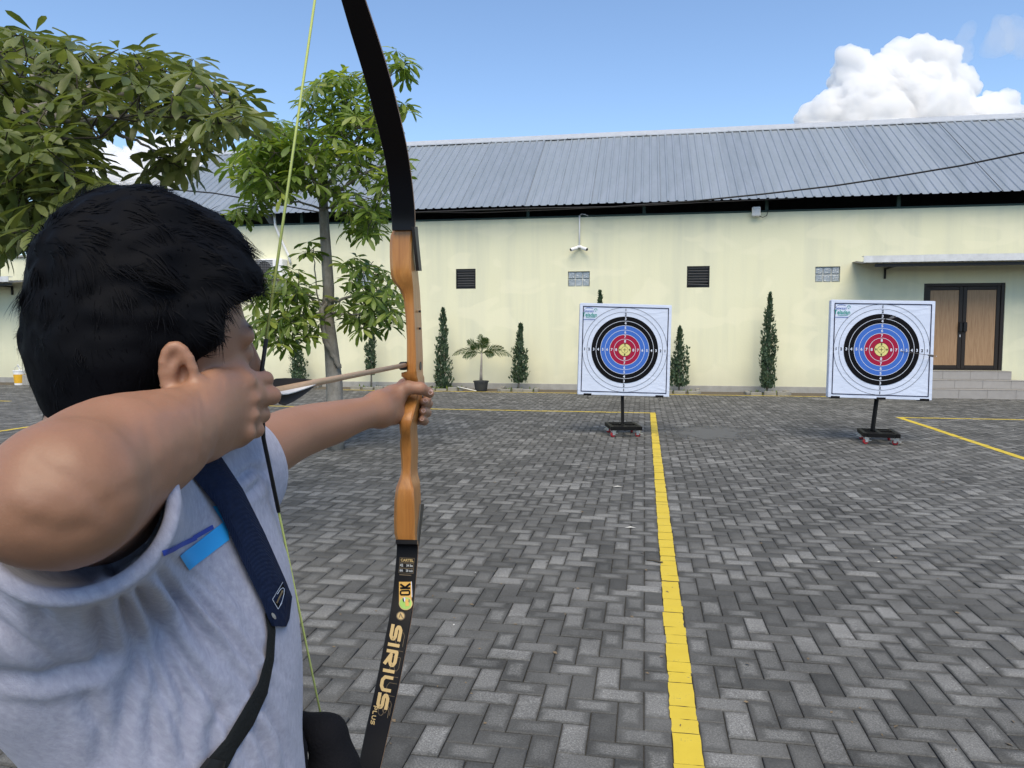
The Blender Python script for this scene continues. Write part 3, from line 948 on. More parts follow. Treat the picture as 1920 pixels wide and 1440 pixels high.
def face_rz(P):          # yaw so that local -Y looks along the camera axis
    return YAW
p1 = GP(1168, 815)
t1, bd1 = make_target((p1[0], p1[1], 0), YAW + rad(-1.0), rad(-3), rad(1.5), 'white archery target beside the long yellow line, the one the archer aims at', bottom=0.580, crumple=0, post_x=-0.0, base_rz=rad(3))
p2 = GP(1646, 829)
t2, bd2 = make_target((p2[0], p2[1], 0), YAW + rad(-8), rad(-3), rad(1.2), 'white archery target with a loose arrow in its face, in front of the door', bottom=0.600, crumple=1, post_x=-0.06, base_rz=rad(-9))
bpy.context.view_layer.update()

# stray arrows
M_CARBON = simple('arrow_dark_shaft', (0.10, 0.09, 0.085), 0.5)
M_VANE_G = simple('grey_fletching', (0.18, 0.18, 0.19), 0.7)
def stray_arrow(A, B, label):
    A = Vector(A); B = Vector(B)
    root = empty('arrow', A, label=label, cat='arrow', group='arrows left in the right target')
    B = B - A; A = Vector((0, 0, 0)); d = (B - A).normalized()
    mb = MB(); mb.tube([A, B], 0.0035, 6); mb.build('shaft', M_CARBON, root, smooth=True)
    u = d.orthogonal().normalized()
    for k in range(3):
        q = Matrix.Rotation(2 * math.pi * k / 3, 3, d) @ u; n = d.cross(q) * .0008
        a, b = B - d * .10, B - d * .025
        V = [a + q * .0036 + n, b + q * .0036 + n, b + q * .022 + n, a + d * .03 + q * .019 + n]
        V += [v - 2 * n for v in V]
        mb = MB(); mb.add(V, [(0, 1, 2, 3), (7, 6, 5, 4), (0, 4, 5, 1), (1, 5, 6, 2), (2, 6, 7, 3), (3, 7, 4, 0)]); mb.build('fletching', M_VANE_G, root)
    mb = MB(); mb.tube([B, B + d * .012], [.0036, .003], 6); mb.build('nock', M_P_WHITE, root)
mw = t2.matrix_world @ bd2.matrix_local
stray_arrow(mw @ Vector((0.24, -0.004, -0.015)), mw @ Vector((0.655, -0.13, -0.075)), 'grey arrow hanging from the right edge of the target in front of the door')
stray_arrow(mw @ Vector((-0.12, -0.004, 0.385)), mw @ Vector((0.07, -0.30, 0.43)), 'short looking arrow stuck in the upper black ring of the right target')
# ================================================================== PLANTS
def leaf_material(name, lo, hi, trans=0.35, rough=0.42, tint=None):
    t = NT(name)
    geo = t.n('NewGeometry'); oi = t.n('ObjectInfo')
    r = t.math('FRACT', t.math('ADD', geo.outputs['Random Per Island'], oi.outputs['Random']))
    c = t.mix(r, lo, hi)
    if tint: c = t.mix(t.ramp(r, [(0.80, 0.0), (0.97, 0.8)]), c, tint)
    n = t.noise(t.coord('Object'), 14, 3)
    c = t.mix(0.5, c, t.mix(1.0, c, t.ramp(n, [(0.3, 0.7), (0.7, 1.25)]), 'MULTIPLY'))
    t.P(Base_Color=c, Roughness=rough)
    t.p.inputs['Specular IOR Level'].default_value = 0.5
    tr = t.n('BsdfTranslucent'); t.set(tr.inputs['Color'], t.mix(0.5, c, t.mix(1.0, c, (1.5, 1.6, 0.35), 'MULTIPLY')))
    mx = t.n('MixShader'); mx.inputs[0].default_value = trans
    t.t.links.new(t.p.outputs[0], mx.inputs[1]); t.t.links.new(tr.outputs[0], mx.inputs[2])
    t.t.links.new(mx.outputs[0], t.out.inputs['Surface'])
    return t.mat
M_LEAF_NEAR = leaf_material('dark_olive_leaf', (0.095, 0.128, 0.034), (0.18, 0.205, 0.066), 0.40, tint=(0.13, 0.17, 0.045))
M_LEAF_MID = leaf_material('fresh_green_leaf', (0.10, 0.165, 0.032), (0.21, 0.29, 0.060), 0.48, tint=(0.34, 0.39, 0.08))
def bark_material():
    t = NT('grey_bark')
    co = t.coord('Object')
    n = t.noise(t.coord('Object', (1, 1, 0.3)), 22, 5, 0.65); b = t.noise(co, 5, 4, 0.6); k = t.noise(co, 60, 2, 0.5)
    c = t.mix(n, (0.13, 0.115, 0.095), (0.31, 0.285, 0.25))
    c = t.mix(t.ramp(b, [(0.45, 0.0), (0.7, 0.6)]), c, (0.40, 0.38, 0.345))
    c = t.mix(t.ramp(k, [(0.66, 0.0), (0.74, 0.7)]), c, (0.05, 0.04, 0.03))
    t.P(Base_Color=c, Roughness=0.9)
    t.bump(n, 0.6, 0.015)
    return t.mat
M_BARK = bark_material()
M_TWIG = simple('dark_twig', (0.060, 0.052, 0.040), 0.8, var=0.3)

LEAF_F = [(0, 2, 1), (0, 3, 2), (1, 2, 5, 4), (2, 3, 6, 5), (4, 5, 8, 7), (5, 6, 9, 8), (7, 8, 10), (8, 9, 10)]
def leaf_shape(L, W, fold=0.25, droop=0.3):
    """obovate leaf along +x from the stem"""
    st = [(0.28, 0.42), (0.60, 0.95), (0.86, 0.80)]
    V = [(0, 0, 0)]
    for t_, w in st:
        z = -droop * L * t_ * t_
        V += [(t_ * L, -W * w / 2, z + fold * W * w / 2), (t_ * L, 0, z), (t_ * L, W * w / 2, z + fold * W * w / 2)]
    V.append((L, 0, -droop * L))
    return np.array(V)
def frame_from(d):
    d = d / np.linalg.norm(d)
    a = np.array([0, 0, 1.0]) if abs(d[2]) < 0.95 else np.array([1.0, 0, 0])
    s = np.cross(a, d); s /= np.linalg.norm(s)
    return d, s, np.cross(d, s)
def rosette_leaves(c, axis, n, L, r):
    """list of (origin, 3x3 axes, scale) for one whorl"""
    ax, s, u = frame_from(axis)
    a0 = r.uniform(0, 6.28); out = []
    for k in range(n):
        a = a0 + 2 * math.pi * k / n + r.normal(0, 0.16)
        rd = s * math.cos(a) + u * math.sin(a)
        el = r.normal(0.12, 0.22)
        x = rd * math.cos(el) + ax * math.sin(el)
        x[2] -= 0.22 + 0.16 * r.random()
        x /= np.linalg.norm(x)
        y = np.cross(ax, x); ny = np.linalg.norm(y)
        if ny < 1e-3: continue
        y /= ny
        z = np.cross(x, y)
        if r.random() < .9 and z[2] < 0: y, z = -y, -z
        out.append((c + x * 0.015, np.stack([x, y, z], 1), L * r.uniform(0.72, 1.12)))
    return out

def make_tree(name, label, trunk_pts, trunk_r, limbs, rosettes, leaf_mat, L, seed, n_single=300, extra=None):
    """trunk, limbs (each a tapered tube), twigs to every rosette; 300 leaves that show largest stay single objects"""
    r = np.random.default_rng(seed)
    root = empty(name, trunk_pts[0], label=label, cat='tree')
    o = np.array(trunk_pts[0])
    mb = MB(); mb.tube([np.array(p) - o for p in trunk_pts], trunk_r, 14)
    tr = mb.build('trunk', M_BARK, root, smooth=True)
    nodes = []
    for pts, ra, rb in limbs:
        pts = [np.array(p) for p in pts]
        # resample with slight wobble
        P = []
        for a, b in zip(pts, pts[1:]):
            for k in range(4): P.append(a + (b - a) * k / 4 + (r.normal(0, 0.012, 3) if k else 0))
        P.append(pts[-1])
        rr_ = np.linspace(ra, rb, len(P))
        mb = MB(); mb.tube([p - o for p in P], list(rr_), 8); mb.build('branch', M_BARK, root, smooth=True)
        nodes += [(p, q) for p, q in zip(P, rr_)]
    NP = np.array([n_[0] for n_ in nodes])
    tw = MB(); leaves = []
    for c, axis in rosettes:
        c = np.array(c)
        dist = np.linalg.norm(NP - c, axis=1) + 0.35 * np.maximum(0, NP[:, 2] - c[2])
        q = NP[dist.argmin()]
        mid = (q + c) / 2 + np.array([r.normal(0, .03), r.normal(0, .03), -0.06 * np.linalg.norm(c - q)])
        if np.linalg.norm(c - q) > 1.0: continue
        rt = 0.004 + 0.006 * min(1.0, np.linalg.norm(c - q))
        tw.tube([q - o, mid - o, c - o], [rt, rt * .75, 0.0035], 5, cap=False)
        NP = np.vstack([NP, mid[None]])
        leaves += rosette_leaves(c, np.array(axis, float), int(r.integers(6, 10)), L, r)
    tw.build('twigs', M_TWIG, root, smooth=True, kind='stuff')
    variants = [leaf_shape(1.0, w, f, d) for w, f, d in ((0.29, .3, .28), (0.32, .35, .14), (0.26, .25, .42), (0.30, .4, .22))]
    me_v = []
    for v in variants:
        t_ = mesh_obj('leaf', v, LEAF_F, leaf_mat, smooth=True); me_v.append(t_.data); bpy.data.objects.remove(t_)
    size = []
    for c, A, s in leaves:
        tip = c + A[:, 0] * s; x, y, d = PJ(c); x2, y2, _ = PJ(tip)
        ok = d > .5 and 5 < x < 1915 and 5 < y < 1435 and not (20 < x < 490 and y > 370)
        size.append(math.hypot(x - x2, y - y2) - 6 * d if ok else -99)
    top = set(np.argsort(size)[::-1][:n_single].tolist())
    tris3, VV = [], []
    for k, (c, A, s) in enumerate(leaves):
        vi = int(r.integers(0, 4))
        if k in top:
            ob = link('leaf', me_v[vi], root)
            M = np.eye(4); M[:3, :3] = A * s; M[:3, 3] = c - o
            ob.matrix_local = Matrix(M.tolist())
        else:
            VV.append(c - o + (variants[vi] * s) @ A.T)
    F = []
    for k in range(len(VV)): F += [tuple(i + 11 * k for i in f) for f in LEAF_F]
    mesh_obj('leaves', np.concatenate(VV), F, leaf_mat, root, smooth=True, kind='stuff')
    return root

def in_poly(x, y, P):
    c = False; n = len(P)
    for i in range(n):
        x1, y1 = P[i]; x2, y2 = P[(i + 1) % n]
        if (y1 > y) != (y2 > y) and x < (x2 - x1) * (y - y1) / (y2 - y1) + x1: c = not c
    return c
def fill(polys, holes, n, dmin, dmax, r, mind=0.10):
    out = []
    allp = [p for P in polys for p in P]
    bx0, bx1 = min(p[0] for p in allp), max(p[0] for p in allp); by0, by1 = min(p[1] for p in allp), max(p[1] for p in allp)
    tries = 0
    while len(out) < n and tries < 200000:
        tries += 1
        x, y = r.uniform(bx0, bx1), r.uniform(by0, by1)
        if not any(in_poly(x, y, P) for P in polys) or any(in_poly(x, y, H) for H in holes): continue
        p = CP(x, y, r.uniform(dmin, dmax))
        if any(np.linalg.norm(p - q) < mind for q in out[-60:]): continue
        out.append(p)
    return out

# ---- near tree, upper left: crown reaches into the frame, trunk just outside it
r = np.random.default_rng(21)
A1 = [(-60, 45), (40, 50), (100, 72), (150, 80), (200, 84), (250, 84), (330, 92), (400, 122), (440, 155), (465, 195), (470, 225), (440, 250), (400, 262), (375, 275), (330, 250), (270, 235), (200, 225), (175, 240), (185, 330), (120, 420), (50, 440), (10, 460), (-60, 460)]
A2 = [(290, 270), (330, 280), (345, 320), (310, 350), (270, 330)]
A3 = [(345, 270), (385, 265), (385, 300), (360, 300)]
hole = [(185, 232), (275, 238), (330, 262), (335, 300), (280, 262), (240, 345), (190, 330)]
ros = [(p, (r.normal(0, .35), r.normal(-.15, .35), 1.0)) for p in fill([A1], [hole], 350, 4.0, 6.0, r, .13)]
ros += [(p, (r.normal(0, .5), r.normal(-.1, .4), 0.7)) for p in fill([[(-60, 230), (110, 245), (150, 330), (100, 420), (20, 450), (-60, 450)]], [], 60, 3.7, 4.3, r, .12)]
ros += [(p, (r.normal(0, .5), r.normal(-.1, .4), 0.7)) for p in fill([A2, A3], [], 16, 4.6, 5.4, r, .08)]
TB = CP(-330, 900, 5.2); TB[2] = 0.0
def up(p, dz): return (p[0], p[1], dz)
# rest of the crown, round the trunk and out of frame
for k in range(260):
    a = r.uniform(0, 6.28); q = 1.9 * math.sqrt(r.random()); z = r.uniform(2.1, 4.6)
    p = np.array([TB[0] + q * math.cos(a), TB[1] + q * math.sin(a), z])
    x, y, d = PJ(p)
    if d < 0.8 or x > -170: continue
    ros.append((p, (math.cos(a) * .5, math.sin(a) * .5, 1.0)))
T2 = np.array([TB[0] + .05, TB[1], 2.0]); T3 = np.array([TB[0] - .03, TB[1] + .05, 3.2])
limbs = [([T2, CP(-80, 330, 5.1), CP(30, 215, 5.0), CP(155, 186, 5.0), CP(220, 180, 5.0), CP(330, 165, 5.0), CP(430, 175, 5.1)], 0.060, 0.012),
         ([CP(30, 215, 5.0), CP(160, 228, 4.9), CP(230, 222, 4.9), CP(275, 210, 4.9), CP(350, 190, 4.8)], 0.030, 0.010),
         ([CP(160, 228, 4.9), CP(215, 245, 4.9), CP(265, 270, 4.95), CP(300, 300, 5.0)], 0.014, 0.006),
         ([CP(230, 222, 4.9), CP(245, 190, 4.9), CP(255, 150, 4.9), CP(262, 110, 4.9)], 0.014, 0.006),
         ([CP(155, 186, 5.0), CP(175, 130, 5.1), CP(190, 90, 5.2)], 0.018, 0.007),
         ([CP(30, 215, 5.0), CP(60, 130, 5.1), CP(70, 75, 5.2)], 0.025, 0.008),
         ([T2, CP(-60, 420, 4.5), CP(20, 380, 4.2), CP(90, 340, 4.1)], 0.040, 0.010),
         ([CP(20, 380, 4.2), CP(50, 300, 4.0), CP(90, 260, 4.0)], 0.016, 0.006),
         ([T2, T3, T3 + np.array([-.6, .3, .9])], 0.07, 0.02), ([T3, T3 + np.array([-.4, .7, .8])], 0.045, 0.012), ([T2, T2 + np.array([-1.1, -.4, 1.1])], 0.05, 0.015)]
make_tree('near_tree', 'large dark olive leaved tree overhanging the frame at upper left', [up(TB, 0), up(TB + [.03, 0, 0], 1.0), tuple(T2), tuple(T3)], [0.13, 0.10, 0.085, 0.06], limbs, ros, M_LEAF_NEAR, 0.195, 22)

# ---- middle tree
r = np.random.default_rng(33)
MT = GP(628, 842)
D0 = PJ(MT)[2]
B1 = [(440, 290), (480, 255), (500, 215), (540, 230), (580, 240), (640, 225), (690, 195), (735, 230), (760, 280), (755, 330), (735, 380), (725, 425), (690, 445), (650, 425), (640, 390), (590, 360), (560, 390), (520, 365), (480, 380), (455, 330)]
B2 = [(560, 190), (600, 140), (650, 135), (700, 130), (720, 180), (700, 230), (620, 235), (575, 220)]
B3 = [(715, 85), (750, 95), (785, 130), (760, 150), (735, 120)]
B4 = [(745, 180), (770, 195), (765, 215), (745, 205)]
B5 = [(440, 390), (475, 375), (510, 385), (470, 410), (440, 405)]
C1 = [(470, 520), (520, 495), (565, 505), (590, 550), (605, 600), (595, 640), (550, 650), (500, 655), (470, 620), (478, 560)]
C2 = [(640, 500), (665, 475), (690, 490), (735, 505), (755, 560), (755, 600), (735, 620), (690, 625), (645, 610), (632, 570), (660, 540)]
C3 = [(555, 465), (580, 450), (600, 465), (585, 485)]
ros = [(p, (r.normal(0, .35), r.normal(-.2, .35), 1.0)) for p in fill([B1], [[(560, 385), (600, 365), (635, 395), (625, 440), (570, 440)]], 270, D0 - .95, D0 + .95, r, .14)]
ros += [(p, (r.normal(-.2, .35), r.normal(-.2, .35), 1.0)) for p in fill([[(425, 300), (470, 245), (530, 240), (560, 300), (540, 360), (470, 360)]], [], 70, D0 - .8, D0 + .5, r, .12)]
ros += [(p, (r.normal(0, .35), r.normal(-.2, .35), 1.0)) for p in fill([B2], [], 75, D0 - .5, D0 + .6, r, .14)]
ros += [(p, (r.normal(.2, .3), r.normal(-.2, .3), 1.0)) for p in fill([B3, B4], [], 13, D0 - .2, D0 + .3, r, .12)]
ros += [(p, (r.normal(-.2, .4), r.normal(-.2, .3), .8)) for p in fill([B5, C3], [], 15, D0 - .4, D0 + .2, r, .12)]
ros += [(p, (r.normal(-.15, .4), r.normal(-.3, .35), .9)) for p in fill([C1], [], 82, D0 - .7, D0 + .45, r, .12)]
ros += [(p, (r.normal(.15, .4), r.normal(-.3, .35), .9)) for p in fill([C2], [], 66, D0 - .7, D0 + .45, r, .12)]
tp = [(630, 842, 0), (627, 790, 0), (627, 720, 0), (622, 660, 0), (615, 600, .02), (616, 540, .03), (612, 480, .03), (608, 420, .04), (606, 370, .05), (600, 310, .05), (585, 270, .1)]
trunk = [CP(x, y, D0 + q) for x, y, q in tp]; trunk[0][2] = -0.02
limbs = [([CP(606, 370, D0 + .05), CP(640, 300, D0), CP(690, 235, D0 + .1), CP(715, 180, D0 + .1), CP(745, 110, D0 + .15)], .035, .008),
         ([CP(600, 310, D0 + .05), CP(625, 255, D0 + .2), CP(650, 190, D0 + .2), CP(655, 145, D0 + .2)], .028, .008),
         ([CP(600, 330, D0 + .05), CP(560, 300, D0 - .2), CP(500, 275, D0 - .3), CP(460, 285, D0 - .3)], .026, .008),
         ([CP(606, 360, D0 + .05), CP(560, 345, D0 + .2), CP(520, 330, D0 + .3), CP(470, 345, D0 + .2)], .022, .007),
         ([CP(608, 380, D0 + .04), CP(660, 340, D0 - .3), CP(700, 315, D0 - .4), CP(745, 305, D0 - .3)], .024, .008),
         ([CP(608, 392, D0 + .04), CP(650, 380, D0 - .2), CP(700, 395, D0 - .3), CP(715, 410, D0 - .3)], .018, .006),
         ([CP(606, 370, D0), CP(580, 320, D0 - .5), CP(560, 285, D0 - .7)], .020, .007),
         ([CP(585, 270, D0 + .1), CP(575, 220, D0 + .1), CP(600, 165, D0 + .1)], .022, .007),
         ([CP(608, 395, D0), CP(560, 378, D0 - .1), CP(480, 388, D0 - .2), CP(450, 400, D0 - .2)], .016, .006),
         ([CP(614, 575, D0), CP(580, 555, D0 - .1), CP(545, 530, D0 - .2), CP(505, 525, D0 - .25)], .022, .008),
         ([CP(613, 585, D0), CP(570, 590, D0 - .3), CP(520, 600, D0 - .4), CP(490, 620, D0 - .4)], .018, .007),
         ([CP(618, 570, D0), CP(650, 558, D0 - .1), CP(690, 548, D0 - .2), CP(735, 552, D0 - .2)], .022, .008),
         ([CP(618, 585, D0), CP(660, 590, D0 - .3), CP(710, 590, D0 - .3)], .015, .006),
         ([CP(690, 548, D0 - .2), CP(682, 505, D0 - .2), CP(700, 490, D0 - .2)], .010, .005),
         ([CP(607, 640, D0 - .10), CP(598, 590, D0 - .12), CP(592, 520, D0 - .1), CP(588, 465, D0 - .1)], .014, .007),
         ([CP(636, 690, D0 - .1), CP(622, 665, D0 - .12), CP(608, 635, D0 - .12), CP(603, 600, D0 - .1), CP(612, 560, D0 - .06)], .034, .026)]
make_tree('middle_tree', 'slender fresh green tree with a grey trunk between archer and bow', trunk, [.115, .105, .108, .092, .080, .074, .070, .064, .058, .045, .03], limbs, ros, M_LEAF_MID, 0.225, 34)

# ---- columnar conifers along the wall
M_CYP = leaf_material('dark_conifer_green', (0.036, 0.070, 0.040), (0.092, 0.142, 0.072), 0.12, 0.6, tint=(0.075, 0.11, 0.045))
def make_conifer(px_, top, bot, wpx, Y, label, seed, lean=0.0, lobes=2, bare=0.12):
    r = np.random.default_rng(seed)
    b = WP(px_, bot, Y); b[2] = 0.0
    t_ = WP(px_ + lean, top, Y); H = t_[2]; dpt = PJ(b)[2]
    W = wpx / 2 * dpt / FPX
    root = empty('conifer', b, label=label, cat='shrub', group='small columnar conifers along the cream wall')
    mb = MB(); mb.tube([(0, 0, -.01), (.01, 0, H * .3), (t_[0] - b[0], 0, H * .9)], [.028, .022, .006], 8); mb.build('trunk', M_BARK, root, smooth=True)
    N = int(1500 * H * max(.5, wpx / 34)); V, F = [], []
    ph = r.uniform(0, 6.28, 4)
    side = [(r.uniform(-.5, .5), r.uniform(.25, .6), r.uniform(.5, .8)) for _ in range(lobes)]
    for k in range(N):
        u = bare + (1 - bare) * r.random() ** 1.15
        a = r.uniform(0, 6.28)
        prof = min(1.0, (u - bare + .03) / .10) ** .6 * (1 - u) ** .62 * 1.12
        prof *= 0.70 + .34 * math.sin(7 * u + 2 * a + ph[0]) + .22 * math.sin(19 * u - 3 * a + ph[1])
        if math.sin(31 * u + 3 * a + ph[2]) > .70: continue
        rad_ = W * prof * (r.random() ** .35)
        ox = (t_[0] - b[0]) * u
        if r.random() < .22:
            s = side[int(r.integers(0, lobes))]; ox += s[0] * W * 1.7; rad_ *= .38; u = bare + (s[2] - bare) * r.random()
        c = np.array([ox + rad_ * math.cos(a), rad_ * math.sin(a), u * H])
        L = r.uniform(.035, .10); w = L * .30
        d = np.array([math.cos(a) * .45 + r.normal(0, .3), math.sin(a) * .45 + r.normal(0, .3), 1.0]); d /= np.linalg.norm(d)
        s_ = np.cross(d, [math.cos(a + r.normal(0, .8)), math.sin(a), .1]); s_ /= np.linalg.norm(s_) + 1e-6
        n_ = np.cross(d, s_) * w * .4
        q = len(V)
        V += [c - s_ * w * .3, c + d * L * .5 - s_ * w + n_, c + d * L, c + d * L * .5 + s_ * w + n_, c + s_ * w * .3]
        F += [(q, q + 1, q + 2, q + 3, q + 4)]
    mesh_obj('foliage', V, F, M_CYP, root, kind='stuff')
    return b
CYP = [(560, 640, 714, 42, 19.1, 'bushy conifer by the wall in the gap left of the tree trunk', 1, -4, 3, .03),
       (696, 610, 720, 26, 19.1, 'thin conifer with bare double stem between tree trunk and bow', 2, 2, 2, .22),
       (833, 580, 722, 36, 19.1, 'tall narrow conifer just right of the bow handle', 3, -2, 3, .02),
       (972, 609, 722, 34, 19.1, 'small cone shaped conifer between potted palm and left target', 4, 4, 3, .12),
       (1125, 547, 722, 30, 19.2, 'conifer hidden behind the left target, only its tip showing', 5, 0, 2, .1),
       (1273, 615, 724, 34, 19.1, 'small conifer just right of the left target', 6, 1, 3, .10),
       (1438, 552, 730, 38, 19.1, 'tallest conifer with ragged sides between the two targets', 7, 6, 3, .06)]
M_STONE = simple('pale_kerb_stone', (0.22, 0.215, 0.195), 0.9, var=0.4, scale=7, bump=0.5, bscale=30)
for n, args in enumerate(CYP):
    b = make_conifer(*args)
    if n == 4: continue            # its kerb ring is wholly hidden by the left target
    rg = empty('kerb_ring', (b[0], b[1], 0), label='ring of kerb stones round the foot of the ' + ['bushy conifer left of the tree trunk', 'thin double stemmed conifer', 'conifer beside the bow handle', 'conifer right of the potted palm', 'conifer behind the left target', 'conifer right of the left target', 'tallest conifer'][n], cat='kerb', group='kerb stone rings round the conifers')
    rr_ = np.random.default_rng(60 + n)
    for (x, y, a, l) in ((-.29, -.30, 0, .26), (.02, -.31, 0, .28), (.32, -.30, 0, .24), (-.46, -.10, 90, .30), (.47, -.08, 90, .30), (-.46, .22, 90, .26), (.47, .22, 90, .26)):
        M = Matrix.Rotation(rad(a + rr_.normal(0, 5)), 4, 'Z') @ Matrix.Rotation(rr_.normal(0, .04), 4, 'X')
        mb = MB(); mb.cbox((-l / 2, -.05, -.01), (l / 2, .05, .085 + rr_.normal(0, .012)), .012, M=Matrix.Translation((x + rr_.normal(0, .012), y + rr_.normal(0, .012), 0)) @ M)
        mb.build('kerb_stone', M_STONE, rg)
    # weeds inside the ring
    V, F = [], []
    for k in range(90 if n in (0, 2) else 25):
        c = np.array([rr_.uniform(-.42, .42), rr_.uniform(-.25, .3), 0]); d = np.array([rr_.normal(0, .5), rr_.normal(0, .5), 1]) ; d /= np.linalg.norm(d)
        L = rr_.uniform(.06, .16); s_ = np.cross(d, [rr_.normal(), rr_.normal(), .2]); s_ /= np.linalg.norm(s_); q = len(V)
        V += [c, c + d * L * .6 + s_ * .018, c + d * L, c + d * L * .6 - s_ * .018]; F.append((q, q + 1, q + 2, q + 3))
    mesh_obj('weeds', V, F, M_LEAF_MID, rg, kind='stuff')

# ---- potted palm
pb = WP(902, 729, 18.95); pb[2] = 0
palm = empty('potted_palm', pb, label='small palm in a dark grey pot against the cream wall', cat='palm')
M_POT = simple('dark_grey_plastic_pot', (0.045, 0.048, 0.052), 0.6, var=0.15)
M_PALM = leaf_material('palm_green', (0.030, 0.065, 0.018), (0.075, 0.125, 0.032), 0.25, tint=(0.16, 0.16, 0.05))
mb = MB(); mb.lathe([(0, 0), (.145, 0), (.152, .01), (.185, .23), (.20, .232), (.205, .27), (.185, .27), (.178, .235), (0, .23)], 28); pot = mb.build('pot', M_POT, palm); auto_smooth(pot)
mb = MB(); mb.tube([(0, 0, .22), (.0, 0, .45), (.012, 0, .75), (.018, 0, 1.0)], [.042, .036, .026, .02], 10); mb.build('trunk', M_BARK, palm, smooth=True)
r = np.random.default_rng(8)
for fx, fz, bend, ln in ((-.95, .42, .62, .75), (-.55, .75, .45, .62), (-.1, 1.0, .1, .50), (.25, 1.0, .25, .48), (.7, .45, .45, .62), (.97, .32, .52, .78), (-.5, .1, .55, .45), (.4, .1, .35, .42), (.1, .7, .5, .55), (-.2, .3, .75, .50)):
    dy = r.uniform(-.35, .15)
    d = np.array([fx, dy, fz]); d /= np.linalg.norm(d)
    ln *= 1.08; pts = [np.array([.018, 0, .98]) + d * ln * s + np.array([0, 0, -bend * .72 * ln * s ** 2.4]) for s in np.linspace(0, 1, 8)]
    mb = MB(); mb.tube(pts, list(np.linspace(.009, .002, 8)), 5, cap=False); fr = mb.build('frond', M_PALM, palm, smooth=True)
    V, F = [], []
    for s in np.linspace(.22, 1.0, 17):
        i = min(int(s * 7), 6); q = s * 7 - i; p = pts[i] * (1 - q) + pts[i + 1] * q; tn = pts[i + 1] - pts[i]; tn /= np.linalg.norm(tn)
        for sg in (-1, 1):
            sd = np.cross(tn, [0, 1, .15]) * sg; sd /= np.linalg.norm(sd)
            l = .21 * math.sin(math.pi * min(1, .25 + s * .7)) * r.uniform(.75, 1.1)
            dd_ = tn * .75 + sd * .65 + np.array([0, r.normal(-.1, .25), -.15]); dd_ /= np.linalg.norm(dd_)
            w = np.cross(dd_, [0, 1, .4]); w /= np.linalg.norm(w); w = w * .0095; k = len(V)
            V += [p - w * .5, p + dd_ * l * .5 - w + [0, 0, -.01], p + dd_ * l + [0, 0, -.03 * l / .2], p + dd_ * l * .5 + w + [0, 0, -.01], p + w * .5]
            F.append((k, k + 1, k + 2, k + 3, k + 4))
    mesh_obj('leaflets', V, F, M_PALM, fr)
# ================================================================== SMALL THINGS ON THE GROUND
M_STICK = simple('white_plastic_stick', (0.62, 0.62, 0.60), 0.5)
a, b = WP(858, 722, 18.85), WP(893, 729, 18.72); a[2] = .11; b[2] = .02
mb = MB(); mb.tube([Vector(a), Vector(b)], .014, 8); tag(mb.build('plastic_pipe', M_STICK, smooth=True), 'short white pipe lying against a kerb stone beside the palm pot', 'pipe')
pb_ = GP(37, 716); pb_[1] = min(pb_[1], 19.3)
pb_ = WP(37, 717, 18.9); pb_[2] = 0
bk = empty('paint_bucket', pb_, label='white paint bucket with a yellow label by the wall at far left', cat='bucket')
M_YL = simple('yellow_label', (0.72, 0.40, 0.03), 0.5, var=.05)
mb = MB(); mb.lathe([(0, 0), (.13, 0), (.155, .40), (.165, .40), (.165, .43), (.14, .43), (0.13, .38), (0, .38)], 24); auto_smooth(mb.build('pail', M_WHITE, bk))
mb = MB(); mb.lathe([(.1345, .055), (.1535, .31)], 24); mb.build('label_wrap', M_YL, bk, smooth=True)
mb = MB(); mb.tube([(-.15, 0, .40), (-.12, -.02, .50), (0, -.04, .56), (.12, -.02, .50), (.15, 0, .40)], .008, 6); mb.build('handle', M_GALV, bk, smooth=True)
mb = MB(); mb.tube([(.02, .02, .35), (-.02, -.02, .60)], .016, 6); mb.build('brush_handle', M_WHITE, bk)
sp = WP(62, 717, 18.95); sp[2] = 0
st = empty('concrete_step', sp, label='low grey concrete block with brown sacking on top, beside the paint bucket', cat='block')
mb = MB(); mb.cbox((-.28, -.1, -.01), (1.2, .55, .30), .012); mb.build('block', M_CONC, st)
mb = MB(); mb.tube([(-.22, .1, .34), (0, .05, .42), (.2, .1, .38), (.34, .12, .33)], [.035, .05, .05, .03], 8); mb.build('sacking', simple('brown_sacking', (.20, .10, .055), .9, var=.4), st, smooth=True)
# twig by the yellow line and dry leaves
tw = GP(1228, 1054)
mb = MB(); mb.tube([Vector((tw[0] - .055, tw[1] + .012, .006)), Vector((tw[0] - .01, tw[1], .010)), Vector((tw[0] + .03, tw[1] - .02, .008)), Vector((tw[0] + .05, tw[1] - .03, .012))], [.003, .005, .006, .004], 6)
tag(mb.build('twig', M_TWIG, smooth=True), 'short dark twig lying across the left edge of the yellow line', 'twig')
M_DRY = simple('dry_leaf', (.16, .12, .075), .85, var=.4); M_PALE = simple('pale_scrap', (.55, .54, .50), .8, var=.1)
r = np.random.default_rng(77)
V, F = [], []
for k in range(150):
    x, y = r.uniform(620, 1915), 1440 - 660 * r.random() ** .8
    p = GP(x, y); a = r.uniform(0, 6.28); l = r.uniform(.005, .016); w = l * r.uniform(.25, .6)
    if p[1] > 18: continue
    d = np.array([math.cos(a), math.sin(a), 0]); s = np.array([-math.sin(a), math.cos(a), 0]); b_ = len(V); z = np.array([0, 0, .0035])
    V += [p - d * l + z, p - s * w + z * 2.2, p + d * l + z * 1.5, p + s * w + z]; F += [(b_, b_ + 1, b_ + 2), (b_, b_ + 2, b_ + 3)]
mesh_obj('leaf_litter', V, F, [M_DRY, M_PALE], None, [int(i // 2 % 14 == 0) for i in range(len(F))], kind='stuff')
